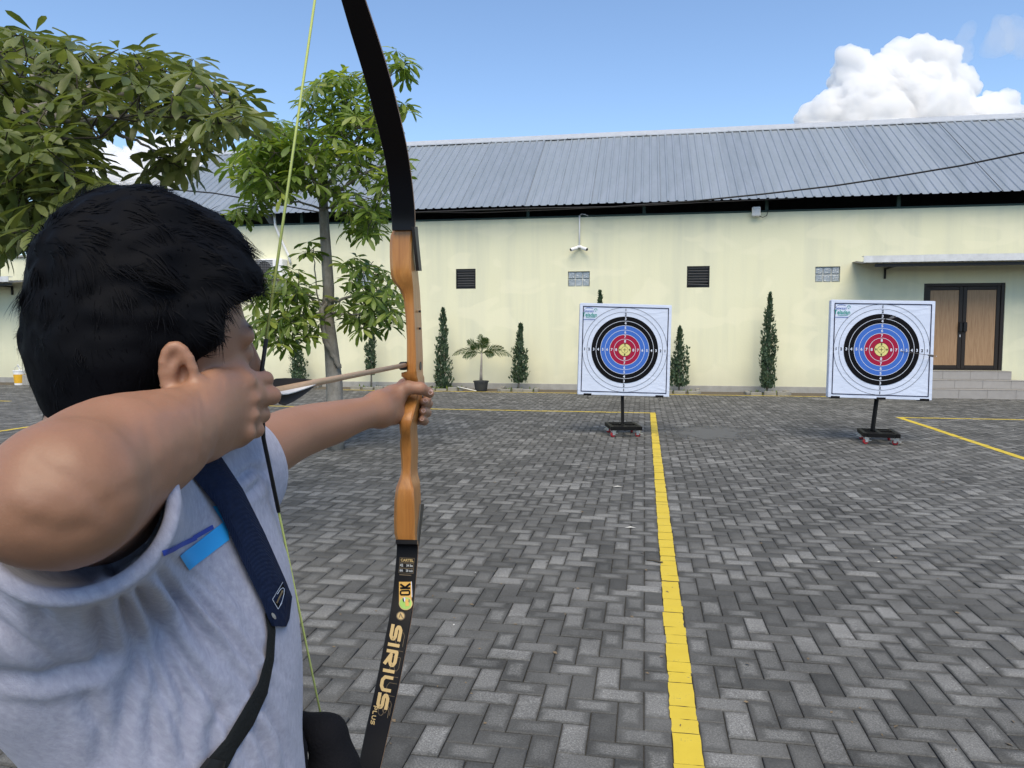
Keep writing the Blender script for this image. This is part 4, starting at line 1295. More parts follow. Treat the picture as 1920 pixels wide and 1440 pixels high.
for (x, y, l, m, lab) in ((1158, 914, .05, M_PALE, 'small pale scrap on the paving left of the yellow line'), (1182, 991, .045, M_PALE, 'thin pale straw on the paving left of the yellow line')):
    p = GP(x, y); V = [(p[0] - l, p[1], .004), (p[0] + .2 * l, p[1] - .25 * l, .012), (p[0] + l, p[1] + .1 * l, .006), (p[0], p[1] + .2 * l, .016)]
    tag(mesh_obj('paper_scrap', V, [(0, 1, 3), (1, 2, 3)], m), lab, 'scrap', 'pale scraps left of the yellow line')
# ================================================================== BOW AND ARROW
NOCK = CP(492, 737, 0.79)
REST = CP(762, 684, 1.47)
AU = REST - NOCK; AH = AU.copy(); AH[2] = 0; AH /= np.linalg.norm(AH)      # horizontal shooting direction
AS = np.array([AH[1], -AH[0], 0.0])                                          # to the archer's right of the shaft
def BP(x, y, s=0.0):            # pixel -> point in the plane of the bow (offset s to the right)
    rr_ = ray(x, y); return CAM_P + rr_ * (((NOCK + AS * s - CAM_P) @ AS) / (rr_ @ AS))
def UP(x, y, u):                # pixel -> point on the plane square to the shot, u metres ahead of the nock
    rr_ = ray(x, y); return CAM_P + rr_ * (((NOCK + AH * u - CAM_P) @ AH) / (rr_ @ AH))
U0 = (REST - NOCK) @ AH

def wood_material():
    t = NT('varnished_riser_wood')
    co = t.coord('Object', (1, 1, 0.10))
    n = t.noise(co, 55, 5, 0.6, 1.2); b = t.noise(t.coord('Object', (1, 1, .5)), 9, 3, 0.5, .6); f = t.noise(t.coord('Object', (1, 1, .04)), 240, 3)
    c = t.ramp(n, [(0.25, (0.30, 0.115, 0.024)), (0.5, (0.42, 0.175, 0.040)), (0.75, (0.49, 0.225, 0.060))])
    c = t.mix(t.ramp(b, [(0.4, 0.0), (0.75, 0.45)]), c, (0.34, 0.125, 0.026))
    c = t.mix(0.30, c, t.mix(1.0, c, t.ramp(f, [(0.3, 0.7), (0.7, 1.2)]), 'MULTIPLY'))
    t.P(Base_Color=c, Roughness=0.33, Coat_Weight=0.12, Coat_Roughness=0.25)
    t.bump(n, 0.05, 0.002)
    return t.mat
M_WOOD = wood_material()
M_LIMB = simple('black_limb_laminate', (0.004, 0.0045, 0.006), 0.36, var=0.1, spec=0.16)
M_LIMBEDGE = simple('limb_edge_wood', (0.30, 0.17, 0.09), 0.5)
M_PLATE = simple('dark_metal_plate', (0.06, 0.06, 0.06), 0.45, metal=0.5, var=.3, scale=40)
M_STRING = simple('yellow_green_string', (0.36, 0.42, 0.13), 0.6, var=.15, scale=200)
M_SERVING = simple('black_serving', (0.012, 0.012, 0.013), 0.6)
M_GOLD = simple('gold_print', (0.50, 0.36, 0.16), 0.42, metal=0.15, var=.06)
M_GOLD_DIM = simple('dim_gold_line', (0.16, 0.12, 0.07), 0.5)
M_GREY_PRINT = simple('pale_print', (0.45, 0.46, 0.46), 0.5)
M_LIME = simple('lime_sticker', (0.30, 0.50, 0.10), 0.4)
M_ORANGE = simple('orange_sticker', (0.62, 0.36, 0.08), 0.4, var=.08)

bow = empty('recurve_bow', UP(775, 760, U0), label='wooden handled recurve bow with black limbs, drawn by the archer', cat='bow')
BO = np.array(bow.location)
# ---- riser: stations (y, back-left, back-right, side-right)
ST = [(431, 735, 774, 780), (440, 731, 773, 782), (455, 729, 771, 784), (480, 729, 770, 786), (503, 730, 770.5, 788), (520, 732, 772, 789), (530, 737, 773, 790), (540, 746, 774, 790.5), (550, 752, 774.5, 791), (562, 756, 775, 792),
      (600, 760, 777, 796), (637, 762, 778.5, 800), (675, 762, 780, 804), (697, 762, 780, 804), (699, 751, 780.5, 804), (706, 751, 781, 802), (711, 758, 783, 800), (722, 764, 784, 797), (740, 766, 784, 793), (755, 757, 781, 791),
      (772, 748, 776, 790), (790, 747, 771.5, 790.5), (802, 748, 769, 792), (811, 749, 769, 794), (819, 750.5, 769, 795.5), (828, 749, 770, 795), (840, 749, 771, 790.5), (860, 751, 770.5, 787.5), (880, 752, 769.5, 787), (892, 750, 769.5, 788), (902, 746.5, 771, 790),
      (915, 741, 774.5, 793), (940, 738, 776, 794), (977, 737, 777, 791), (1002, 738, 776.5, 787), (1015, 741, 778, 785), (1022, 744, 779, 784)]
def ub_at(y):                       # back face position along the shot
    base = U0 - 0.012
    base -= 0.022 * math.exp(-((y - 795) / 26) ** 2)            # throat of the grip
    base += 0.022 * math.exp(-((y - 733) / 20) ** 2)
    base -= 0.020 * (1 / (1 + math.exp((y - 535) / 9)))         # limb pockets swell towards the archer
    base -= 0.020 * (1 / (1 + math.exp(-(y - 905) / 9)))
    return base
def section(y, xl, xr, xs):
    ub = ub_at(y)
    L, R_ = UP(xl, y, ub), UP(xr, y, ub)
    rr_ = ray(xs, y); sr = (R_ - NOCK) @ AS
    Q = CAM_P + rr_ * (((NOCK + AS * sr - CAM_P) @ AS) / (rr_ @ AS))
    dep = float(np.clip((Q - NOCK) @ AH - ub, 0.018, 0.072))
    z = L[2]
    sl = (L - NOCK) @ AS
    w = sr - sl; c = min(0.007, w * .22, dep * .3)
    pts = [(sl + c, 0), (sr - c * .5, 0), (sr, c * .5), (sr, dep - c), (sr - c, dep), (sl + c, dep), (sl, dep - c), (sl, c)]
    return [NOCK * [1, 1, 0] + AS * s + AH * (ub + u) + np.array([0, 0, z]) for s, u in pts]
rows = []
for (a, b) in zip(ST, ST[1:]):
    m = max(1, int((b[0] - a[0]) / 7))
    for k in range(m):
        t_ = k / m; rows.append(tuple(a[i] + (b[i] - a[i]) * t_ for i in range(4)))
rows.append(ST[-1])
V, F = [], []
for q in rows: V += [p - BO for p in section(*q)]
n = 8
for i in range(len(rows) - 1):
    for k in range(n): F.append((i*n + k, (i+1)*n + k, (i+1)*n + (k+1) % n, i*n + (k+1) % n))
F.append(tuple(range(n))); F.append(tuple(range((len(rows) - 1) * n + n - 1, (len(rows) - 1) * n - 1, -1)))
ris = mesh_obj('riser', V, F, M_WOOD, bow)
bm = bmesh.new(); bm.from_mesh(ris.data); bmesh.ops.recalc_face_normals(bm, faces=bm.faces); bm.to_mesh(ris.data); bm.free()
auto_smooth(ris, 32)

# ---- limbs
UPL = [(757, 432, 41), (756.5, 400, 42), (750.5, 336, 42), (741, 278, 43.5), (726.5, 217, 45), (705, 134, 46), (681, 58, 45.5), (663, 0, 43), (641, -68, 36), (624, -115, 28), (615, -140, 20), (612, -156, 14)]
LOL = [(762, 1016, 39), (765, 1023, 38), (761, 1073, 38.5), (755, 1136, 39.5), (742, 1206, 41), (725.5, 1291, 41.5), (706.5, 1374, 41.5), (692.5, 1440, 40), (676, 1510, 33), (664, 1560, 26), (658, 1585, 20), (655, 1604, 14)]
def limb_path(pix):
    C_, W_ = [], []
    for x, y, w in pix:
        p = BP(x, y, 0.006); d = PJ(p)[2]; C_.append(p); W_.append(w * d / FPX / 0.95)
    # smooth resample (Catmull-Rom)
    P, W2 = [], []
    C_ = np.array(C_); W_ = np.array(W_)
    for i in range(len(C_) - 1):
        p0, p1, p2, p3 = C_[max(i-1, 0)], C_[i], C_[i+1], C_[min(i+2, len(C_)-1)]
        for k in range(5):
            t_ = k / 5
            P.append(0.5 * ((2*p1) + (-p0 + p2)*t_ + (2*p0 - 5*p1 + 4*p2 - p3)*t_*t_ + (-p0 + 3*p1 - 3*p2 + p3)*t_**3)); W2.append(W_[i] + (W_[i+1] - W_[i]) * t_)
    P.append(C_[-1]); W2.append(W_[-1])
    P = np.array(P)
    for _ in range(6): P[1:-1] = P[1:-1] * .5 + (P[:-2] + P[2:]) * .25
    T = np.gradient(P, axis=0); T -= np.outer(T @ AS, AS); T /= np.linalg.norm(T, axis=1)[:, None]
    N_ = np.cross(T, AS)                                       # normal; turn towards the archer
    N_[(N_ @ AH) > 0] *= -1
    return P, np.array(W2), T, N_
LIMBS = {}
def build_limb(name, pix, label):
    P, W_, T, N_ = limb_path(pix); LIMBS[name] = (P, W_, T, N_)
    V, F, MI = [], [], []
    m = len(P)
    for i in range(m):
        th = 0.0042 - .0016 * i / m; w = W_[i] / 2; b = .0012
        prof = [(-w, -th + b), (-w, th - b), (-w + b, th), (w - b, th), (w, th - b), (w, -th + b), (w - b, -th), (-w + b, -th)]
        V += [P[i] + AS * s + N_[i] * q - BO for s, q in prof]
    for i in range(m - 1):
        for k in range(8):
            F.append((i*8 + k, i*8 + (k+1) % 8, (i+1)*8 + (k+1) % 8, (i+1)*8 + k)); MI.append(1 if k in (0, 4) else 0)
    F += [tuple(range(8)), tuple(range((m-1)*8 + 7, (m-1)*8 - 1, -1))]; MI += [0, 0]
    o = mesh_obj(name, V, F, [M_LIMB, M_LIMBEDGE], bow, MI)
    bm = bmesh.new(); bm.from_mesh(o.data); bmesh.ops.recalc_face_normals(bm, faces=bm.faces); bm.to_mesh(o.data); bm.free()
    auto_smooth(o, 30); o['label'] = label
    return o
ul = build_limb('limb', UPL, 'upper black limb bent back by the drawn string')
ll = build_limb('limb', LOL, '') if False else None
LIMBS['upper'] = LIMBS.pop('limb')
ll = build_limb('limb', LOL, 'lower black limb with gold lettering and a sticker')
LIMBS['lower'] = LIMBS.pop('limb')

# ---- string
TU, TL = LIMBS['upper'][0][-2], LIMBS['lower'][0][-2]
SA = BP(487, 694); SB = BP(497, 820)
SA = NOCK + np.array([0, 0, SA[2] - NOCK[2]]); SB = NOCK + np.array([0, 0, SB[2] - NOCK[2]])
def seg(name, A, B, r_, m):
    mb = MB(); mb.tube([Vector(A - BO), Vector(B - BO)], r_, 6); return mb.build(name, m, bow, smooth=True)
dU = TU - SA; dL = TL - SB
seg('string', SA + dU * .055, TU, .0016, M_STRING)
seg('string', SB + dL * .135, TL, .0013, M_STRING)
mb = MB(); mb.tube([Vector(p - BO) for p in (SA + dU * .056, SA, NOCK, SB, SB + dL * .136)], .0022, 6); mb.build('serving', M_SERVING, bow, smooth=True)

# ---- fittings on the riser
def side_plate(name, y0, y1, xa, xb, mat, off=0.004):
    """metal plate on the far right edge of the riser"""
    V = []
    for (x, y) in ((xa[0], y0), (xb[0], y0), (xb[1], y1), (xa[1], y1)):
        rr_ = ray(x, y); sr = ((UP(776, y, ub_at(y)) - NOCK) @ AS) + off
        V.append(CAM_P + rr_ * (((NOCK + AS * sr - CAM_P) @ AS) / (rr_ @ AS)) - BO)
    V += [v - AS * .006 for v in V]
    return mesh_obj(name, V, [(0, 1, 2, 3), (7, 6, 5, 4), (0, 4, 5, 1), (1, 5, 6, 2), (2, 6, 7, 3), (3, 7, 4, 0)], mat, bow)
side_plate('limb_pocket_plate', 425, 508, (777, 786), (783, 791), M_PLATE)
side_plate('limb_pocket_plate', 945, 1025, (790, 782), (795.5, 786), M_PLATE)
def side_disc(name, x, y, r_, mat):
    rr_ = ray(x, y); sr = ((UP(778.5, y, ub_at(y)) - NOCK) @ AS) + .0015
    c = CAM_P + rr_ * (((NOCK + AS * sr - CAM_P) @ AS) / (rr_ @ AS)) - BO
    mb = MB(); mb.tube([c - AS * .003, c + AS * .0012], r_, 14); return mb.build(name, mat, bow)
side_disc('bushing', 788, 686, .0085, M_PLATE); side_disc('screw_hole', 788, 584, .0022, M_BLACK); side_disc('screw_hole', 788, 616, .0022, M_BLACK)
c = UP(759, 688, U0 - .004) - BO
mb = MB(); mb.cbox((-.009, -.012, -.006), (.006, .012, .010), .003, M=Matrix.Translation(c)); mb.build('arrow_rest', M_BLACK, bow)

# ---- print on the lower limb; pixel -> point just proud of the limb's belly
def limb_point(x, y, off=.0006):
    P, W_, T, N_ = LIMBS['lower']
    yy = np.array([PJ(p)[1] for p in P]); i = int(np.clip(np.searchsorted(yy, y) - 1, 0, len(P) - 2))
    for j in (i - 1, i, i + 1):
        j = int(np.clip(j, 0, len(P) - 2))
        A = P[j] + N_[j] * .0042; nrm = N_[j]; rr_ = ray(x, y)
        q = CAM_P + rr_ * (((A - CAM_P) @ nrm) / (rr_ @ nrm)); k = (q - P[j]) @ T[j]
        if 0 <= k <= np.linalg.norm(P[j+1] - P[j]) * 1.001: break
    th0 = 0.0042 - .0016 * j / len(P); th1 = 0.0042 - .0016 * (j + 1) / len(P)
    A = P[j] + N_[j] * th0; B = P[j+1] + N_[j+1] * th1
    nn = np.cross(B - A, AS); nn /= np.linalg.norm(nn)
    if nn @ AH > 0: nn = -nn
    q = CAM_P + rr_ * (((A - CAM_P) @ nn) / (rr_ @ nn))
    return q + nn * off - BO
def print_poly(mb, pts, m, off=.0006):
    mb.add([limb_point(x, y, off) for x, y in pts], [tuple(range(len(pts)))], m)
def print_stroke(mb, pts, w, m, off=.0006, joint=True):
    """polyline with square strokes, pixel space of the print"""
    pts = [np.array(p, float) for p in pts]
    for a, b in zip(pts, pts[1:]):
        d = b - a; L = np.linalg.norm(d); d /= L; nrm = np.array([-d[1], d[0]]) * w / 2
        k = max(1, int(L / 9)); V = []
        for i in range(k + 1):
            p = a + (b - a) * i / k; V += [limb_point(*(p + nrm), off), limb_point(*(p - nrm), off)]
        mb.add(V, [(2*i, 2*i+1, 2*i+3, 2*i+2) for i in range(k)], m)
    if joint:
        for p in pts[1:-1]: print_poly(mb, [p + w / 2 * np.array([math.cos(a), math.sin(a)]) for a in np.linspace(0, 2*math.pi, 11)[:-1]], m, off + .00005)
# axis of the big lettering: along = down the limb, up of the letters = image right
L0 = np.array([745.0, 1172.0]); L1 = np.array([716.0, 1324.0])
ax_ = (L1 - L0); LEN = np.linalg.norm(ax_); ax_ /= LEN; upv = np.array([-ax_[1], ax_[0]]);
if upv[0] < 0: upv = -upv
def lp(u, v): return L0 + ax_ * u + upv * v
GLY = {'S': [(1, .86), (.30, .86), (.12, .72), (.12, .60), (.28, .5), (.74, .5), (.9, .40), (.9, .26), (.72, .12), (0, .12)], 'I': [(.5, 0), (.5, 1)],
       'R': [(.12, 0), (.12, .88), (.72, .88), (.9, .74), (.9, .58), (.72, .44), (.3, .44), (.9, 0)], 'U': [(.12, 1), (.12, .3), (.32, .12), (.68, .12), (.9, .3), (.9, 1)],
       'P': [(.12, 0), (.12, .88), (.75, .88), (.9, .75), (.9, .55), (.75, .42), (.12, .42)], 'L': [(.12, 1), (.12, .12), (.9, .12)]}
pr = MB(); ou = MB()
u = 0
for ch, w in zip('SIRIUS', (30, 10, 33, 10, 31, 30)):
    g = [lp(u + a * w, -10.5 + b * 22) for a, b in GLY[ch]]
    print_stroke(pr, g, 6.2, 0)
    print_stroke(ou, [lp(u + a * w + 9, 0 + b * 20) for a, b in GLY[ch]], 0.7, 1, .0003, False)
    u += w + 3.3
print_stroke(ou, [lp(LEN + a * 26 - 6, -8 + b * 26) for a, b in GLY['S']], 0.8, 1, .0003, False)
u = LEN + 2
for ch, w in zip('PLUS', (8, 7, 8, 8)):
    print_stroke(pr, [lp(u + a * w, -15 + b * 8) for a, b in GLY[ch]], 1.7, 0, joint=False); u += w + 1.5
MATS_P = [M_GOLD, M_GOLD_DIM, M_GREY_PRINT, M_LIME, M_ORANGE, M_P_BLACK, M_P_WHITE]
pr.build('gold_lettering', MATS_P, ll); ou.build('outline_print', MATS_P, ll)
# round seal
sl = MB()
circ = lambda cx_, cy_, r_, n=22: [(cx_ + r_ * math.cos(a), cy_ + r_ * math.sin(a)) for a in np.linspace(0, 2 * math.pi, n + 1)[:-1]]
print_poly(sl, circ(751.5, 1155, 8.3), 1, .0004); print_poly(sl, circ(751.5, 1155, 6.4), 0, .0007); print_stroke(sl, [(748.5, 1158.5), (751, 1151), (755, 1159)], 2, 1, .0010)
sl.build('gold_seal', MATS_P, ll)
# OK sticker with green disc
ok = MB()
print_stroke(ok, [(760, 1091), (760, 1131)], 23.5, 4, .0006)
print_stroke(ok, [(771.6, 1090.5), (772.6, 1120)], 1.2, 6, .0008)
print_stroke(ok, [(750.5, 1103), (769.5, 1103)], 3.8, 5, .0014); print_stroke(ok, [(750.8, 1095.5), (760, 1102)], 3.6, 5, .0016); print_stroke(ok, [(769.5, 1094.5), (760, 1102)], 3.6, 5, .0016)
O_ = [(752.5, 1108), (767, 1107.5), (768.3, 1110), (768, 1114), (766.5, 1115.3), (752.5, 1115.5), (751.2, 1113.5), (751.2, 1110), (752.5, 1108)]
print_stroke(ok, O_, 3.0, 5, .0014)
print_poly(ok, circ(761, 1132, 12.8), 0, .0020); print_poly(ok, circ(761, 1132, 11.4), 3, .0025)
print_poly(ok, [(760, 1124), (766, 1124), (766.5, 1129), (768, 1137), (761, 1138), (760.5, 1130)], 4, .0030); print_poly(ok, [(757, 1121), (760.5, 1121), (760, 1129), (757.5, 1128)], 6, .0030); print_poly(ok, [(755, 1123.5), (757.5, 1122), (758.5, 1131), (756, 1128)], 5, .0032); print_poly(ok, [(767.5, 1124), (769, 1125), (768.5, 1131), (766, 1129)], 1, .0032)
ok.build('sticker', MATS_P, ll)
# small specification panel
spn = MB()
def fr_(x0, y0, x1, y1, sk=.6):
    print_stroke(spn, [(x0, y0), (x1, y0 + 1.5), (x1 - sk, y1 + 1.5), (x0 - sk, y1), (x0, y0)], .55, 1, .0005, False)
fr_(750, 1045.5, 777, 1054); fr_(749.5, 1055.5, 776, 1064.5); fr_(748.5, 1065.5, 775.5, 1074)
def small(s, x, y, h, m, w=None):
    v, f = text_verts(s, .02); k = (w / v[:, 0].max()) if w else h
    spn.add([limb_point(x + p[0] * k, y - p[1] * h + .05 * p[0] * k, .0007) for p in v], f, m)
small('CARTEL', 751.5, 1052.5, 5, 0, 24); small('42', 750, 1062, 5, 2, 6); small('34 lbs', 762, 1062.5, 4.6, 2, 12); small('66', 749.5, 1071.5, 4.6, 2, 6); small('28 inch', 761, 1072, 4.2, 2, 13)
print_stroke(spn, [(749, 1077.5), (771, 1079)], 1.2, 1, .0006)
spn.build('specification_print', MATS_P, ll)

# ---- arrow on the string
M_SHAFT = None
def shaft_mat():
    t = NT('pale_wood_shaft'); n = t.noise(t.coord('Object', (1, 1, 1)), 45, 4, .6)
    t.P(Base_Color=t.mix(n, (0.42, 0.26, 0.145), (0.58, 0.40, 0.25)), Roughness=0.45); return t.mat
M_SHAFT = shaft_mat()
M_FEATH_D = simple('dark_brown_feather', (0.030, 0.022, 0.019), 0.75, var=.4, scale=60)
M_FEATH_W = simple('white_feather', (0.72, 0.71, 0.70), 0.7, var=.08)
arw = empty('arrow', NOCK, label='wooden arrow with dark and white feathers, nocked on the drawn bow', cat='arrow')
ad = Vector(AU).normalized(); TIP = ad * (Vector(AU).length + .055)
mb = MB(); mb.tube([ad * .022, ad * .16, ad * .162, TIP], [.0046, .0050, .0044, .0042], 10); mb.build('shaft', M_SHAFT, arw, smooth=True)
mb = MB(); mb.tube([Vector((0, 0, 0)), ad * .0215], [.0032, .0046], 8); mb.build('nock', M_P_BLACK, arw)
mb = MB(); mb.tube([TIP, TIP + ad * .008, TIP + ad * .03], [.0046, .0046, .0008], 8); mb.build('point', M_GALV, arw)
sv = Vector(AS); uvv = sv.cross(ad).normalized()
for an, mat, hh in ((78, M_FEATH_D, .0085), (-22, M_FEATH_W, .0100), (-62, M_FEATH_D, .0150)):
    q = (sv * math.cos(rad(an)) + uvv * math.sin(rad(an))).normalized(); n_ = q.cross(ad) * .0006
    prof = [(.024, .80), (.036, 1.0), (.062, .88), (.095, .62), (.125, .32), (.150, .04)]
    V = []
    for t_, h in prof: V += [ad * t_ + q * .0045 + n_, ad * t_ + q * (.0045 + hh * h) + n_ + (n_ * 3 * h), ad * t_ + q * .0045 - n_, ad * t_ + q * (.0045 + hh * h) - n_ + (n_ * 3 * h)]
    F = []
    for i in range(len(prof) - 1):
        a = 4 * i; F += [(a, a + 4, a + 5, a + 1), (a + 2, a + 3, a + 7, a + 6), (a + 1, a + 5, a + 7, a + 3)]
    mesh_obj('feather', V, F, mat, arw)
# ================================================================== ARCHER
def skin_material():
    t = NT('tan_skin')
    geo = t.n('NewGeometry'); pos = geo.outputs['Position']
    n = t.noise(pos, 16, 4, 0.55); f = t.noise(pos, 420, 3, 0.6); b = t.noise(pos, 5.0, 3, 0.5); p = t.noise(pos, 95, 2)
    c = t.mix(n, (0.250, 0.128, 0.075), (0.320, 0.172, 0.108))
    c = t.mix(t.ramp(b, [(0.35, 0.0), (0.7, 0.55)]), c, (0.345, 0.172, 0.110))
    c = t.mix(0.10, c, t.mix(1.0, c, t.ramp(f, [(0.3, 0.6), (0.7, 1.2)]), 'MULTIPLY'))
    c = t.mix(t.ramp(p, [(0.70, 0.0), (0.76, 0.25)]), c, (0.22, 0.11, 0.075))
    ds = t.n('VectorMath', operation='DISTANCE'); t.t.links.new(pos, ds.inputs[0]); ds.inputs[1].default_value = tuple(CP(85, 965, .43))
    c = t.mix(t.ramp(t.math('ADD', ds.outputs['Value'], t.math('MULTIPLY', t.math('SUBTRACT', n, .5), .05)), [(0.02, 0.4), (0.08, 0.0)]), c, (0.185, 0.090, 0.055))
    t.P(Base_Color=c, Roughness=0.48, Subsurface_Weight=0.12, Subsurface_Radius=(0.9, 0.35, 0.2), Subsurface_Scale=0.008)
    t.p.inputs['Specular IOR Level'].default_value = 0.4
    t.bump(t.math('ADD', f, t.math('MULTIPLY', p, .6)), 0.12, 0.0012)
    return t.mat
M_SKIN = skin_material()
def shirt_material():
    t = NT('heather_grey_jersey')
    geo = t.n('NewGeometry'); tc = t.n('TexCoord')
    mp = t.n('Mapping'); mp.inputs['Scale'].default_value = (1, 1, 1); mp.inputs['Rotation'].default_value = (0.3, 0.9, 0.2)
    t.t.links.new(geo.outputs['Position'], mp.inputs['Vector'])
    st = t.n('Mapping'); st.inputs['Scale'].default_value = (1, 1, 0.28); t.t.links.new(mp.outputs[0], st.inputs['Vector'])
    a = t.noise(st.outputs[0], 190, 4, 0.65, 0.3); b = t.noise(mp.outputs[0], 70, 4, 0.6); f = t.noise(geo.outputs['Position'], 900, 2)
    k = t.math('ADD', t.math('MULTIPLY', a, 0.82), t.math('MULTIPLY', b, 0.18))
    c = t.ramp(k, [(0.33, (0.295, 0.302, 0.385)), (0.5, (0.345, 0.352, 0.44)), (0.66, (0.405, 0.412, 0.50))])
    t.P(Base_Color=c, Roughness=0.9, Sheen_Weight=0.15)
    t.p.inputs['Specular IOR Level'].default_value = 0.2
    t.bump(t.math('ADD', f, t.math('MULTIPLY', a, .8)), 0.25, 0.002)
    return t.mat
M_SHIRT = shirt_material()
M_HAIR = simple('black_hair', (0.0032, 0.0035, 0.0050), 0.7, var=0.3, scale=30, spec=0.07)
M_TROUSER = simple('black_trousers', (0.006, 0.006, 0.008), 0.85, spec=.15, var=.2, scale=60, bump=.3, bscale=300)
M_SHOE = simple('dark_shoe', (0.03, 0.03, 0.032), 0.6); M_SOLE = simple('white_sole', (0.5, 0.5, 0.48), 0.7)
M_NAIL = simple('fingernail', (0.52, 0.33, 0.27), 0.3, var=.05)

# ---------- signed distance toolkit
def nrm(v): return v / np.linalg.norm(v)
class Prim:
    def __init__(s, fn, k=0.012, op='add'): s.fn, s.k, s.op, s.g = fn, k, op, 0
def cone(a, b, ra, rb, k=0.012, op='add', ax=None, sq=1.0):
    a, b = np.array(a, float), np.array(b, float); ba = b - a; L2 = ba @ ba
    ax_ = None if ax is None else nrm(np.array(ax, float))
    def fn(p):
        h = np.clip((p - a) @ ba / L2, 0, 1)
        q = p - a - h[:, None] * ba
        if ax_ is not None: q = q + ((q @ ax_) * (1 / sq - 1))[:, None] * ax_
        d = np.sqrt((q * q).sum(1)) - (ra + (rb - ra) * h)
        return d * (min(1, sq) if ax_ is not None else 1)
    return Prim(fn, k, op)
def ell(c, axes, r_, k=0.012, op='add'):
    c = np.array(c, float); A = np.array(axes, float); r_ = np.array(r_, float)
    def fn(p):
        q = (p - c) @ A.T
        k0 = np.sqrt(((q / r_) ** 2).sum(1)); k1 = np.sqrt(((q / r_ ** 2) ** 2).sum(1)) + 1e-9
        return k0 * (k0 - 1) / k1
    return Prim(fn, k, op)
def hell(c, axes, r_, k=0.012, op='add'): return ell(c, axes, np.array(r_) * HS, k, op)
def limb(pts, radii, k=0.012, per=7):
    """smooth tapered limb through the joints"""
    P = np.array(pts, float); R = np.array(radii, float); Q, S = [], []
    for i in range(len(P) - 1):
        a, b, c, d = (max(i - 1, 0), i, i + 1, min(i + 2, len(P) - 1))
        for t_ in np.arange(per) / per:
            w = np.array([-t_ + 2*t_*t_ - t_**3, 2 - 5*t_*t_ + 3*t_**3, t_ + 4*t_*t_ - 3*t_**3, -t_*t_ + t_**3]) / 2
            Q.append(w @ P[[a, b, c, d]]); S.append(w @ R[[a, b, c, d]])
    Q.append(P[-1]); S.append(R[-1])
    cs = [cone(Q[i], Q[i+1], S[i], S[i+1]).fn for i in range(len(Q) - 1)]
    def fn(p):
        d = cs[0](p)
        for f in cs[1:]: d = np.minimum(d, f(p))
        return d
    return Prim(fn, k)
def sdf_mesh(prims, lo, hi, h, pad=0.0, mk=.004):
    lo = np.array(lo, float); hi = np.array(hi, float); B = 8
    nb = np.ceil((hi - lo) / h / B).astype(int)
    n = nb * B
    bc = (np.stack(np.meshgrid(*[np.arange(q) for q in nb], indexing='ij'), -1).reshape(-1, 3) + 0.5) * B * h + lo - h / 2
    hd = 0.5 * B * h * 1.733
    dp = [p.fn(bc) for p in prims]
    groups = sorted({p.g for p in prims})
    def merge(acc):
        out = acc[groups[0]]
        for g_ in groups[1:]: out = comb(out, acc[g_], Prim(None, mk))
        return out
    acc = {g_: np.full(len(bc), 10.0) for g_ in groups}
    for p, d in zip(prims, dp): acc[p.g] = comb(acc[p.g], d, p)
    dc = merge(acc)
    D = np.empty(tuple(n), np.float32)
    act = np.abs(dc) < hd * 1.5 + pad + 0.012
    D6 = D.reshape(nb[0], B, nb[1], B, nb[2], B)
    D6[:] = np.where(dc > 0, 1.0, -1.0).reshape(nb)[:, None, :, None, :, None]
    ai = np.where(act)[0]
    off = np.stack(np.meshgrid(*[np.arange(B)] * 3, indexing='ij'), -1).reshape(-1, 3)
    bi = np.stack(np.unravel_index(ai, tuple(nb)), 1)
    pts = ((bi[:, None, :] * B + off[None]) * h + lo)
    acc = {g_: np.full((len(ai), B ** 3), 10.0) for g_ in groups}
    for p, d in zip(prims, dp):
        s = np.where(d[ai] < 3.2 * hd + p.k + 0.02)[0]
        if len(s) == 0: continue
        dd_ = p.fn(pts[s].reshape(-1, 3)).reshape(len(s), -1)
        acc[p.g][s] = comb(acc[p.g][s], dd_, p)
    val = merge(acc)
    for q in range(len(ai)):
        i, j, k = bi[q]
        D6[i, :, j, :, k, :] = val[q].reshape(B, B, B)
    return surface_nets(D, lo, h)
def comb(a, b, p):
    k = p.k
    if p.op == 'add':
        h = np.maximum(k - np.abs(a - b), 0) / k
        return np.minimum(a, b) - h * h * k * 0.25
    b = -b
    h = np.maximum(k - np.abs(a - b), 0) / k
    return np.maximum(a, b) + h * h * k * 0.25
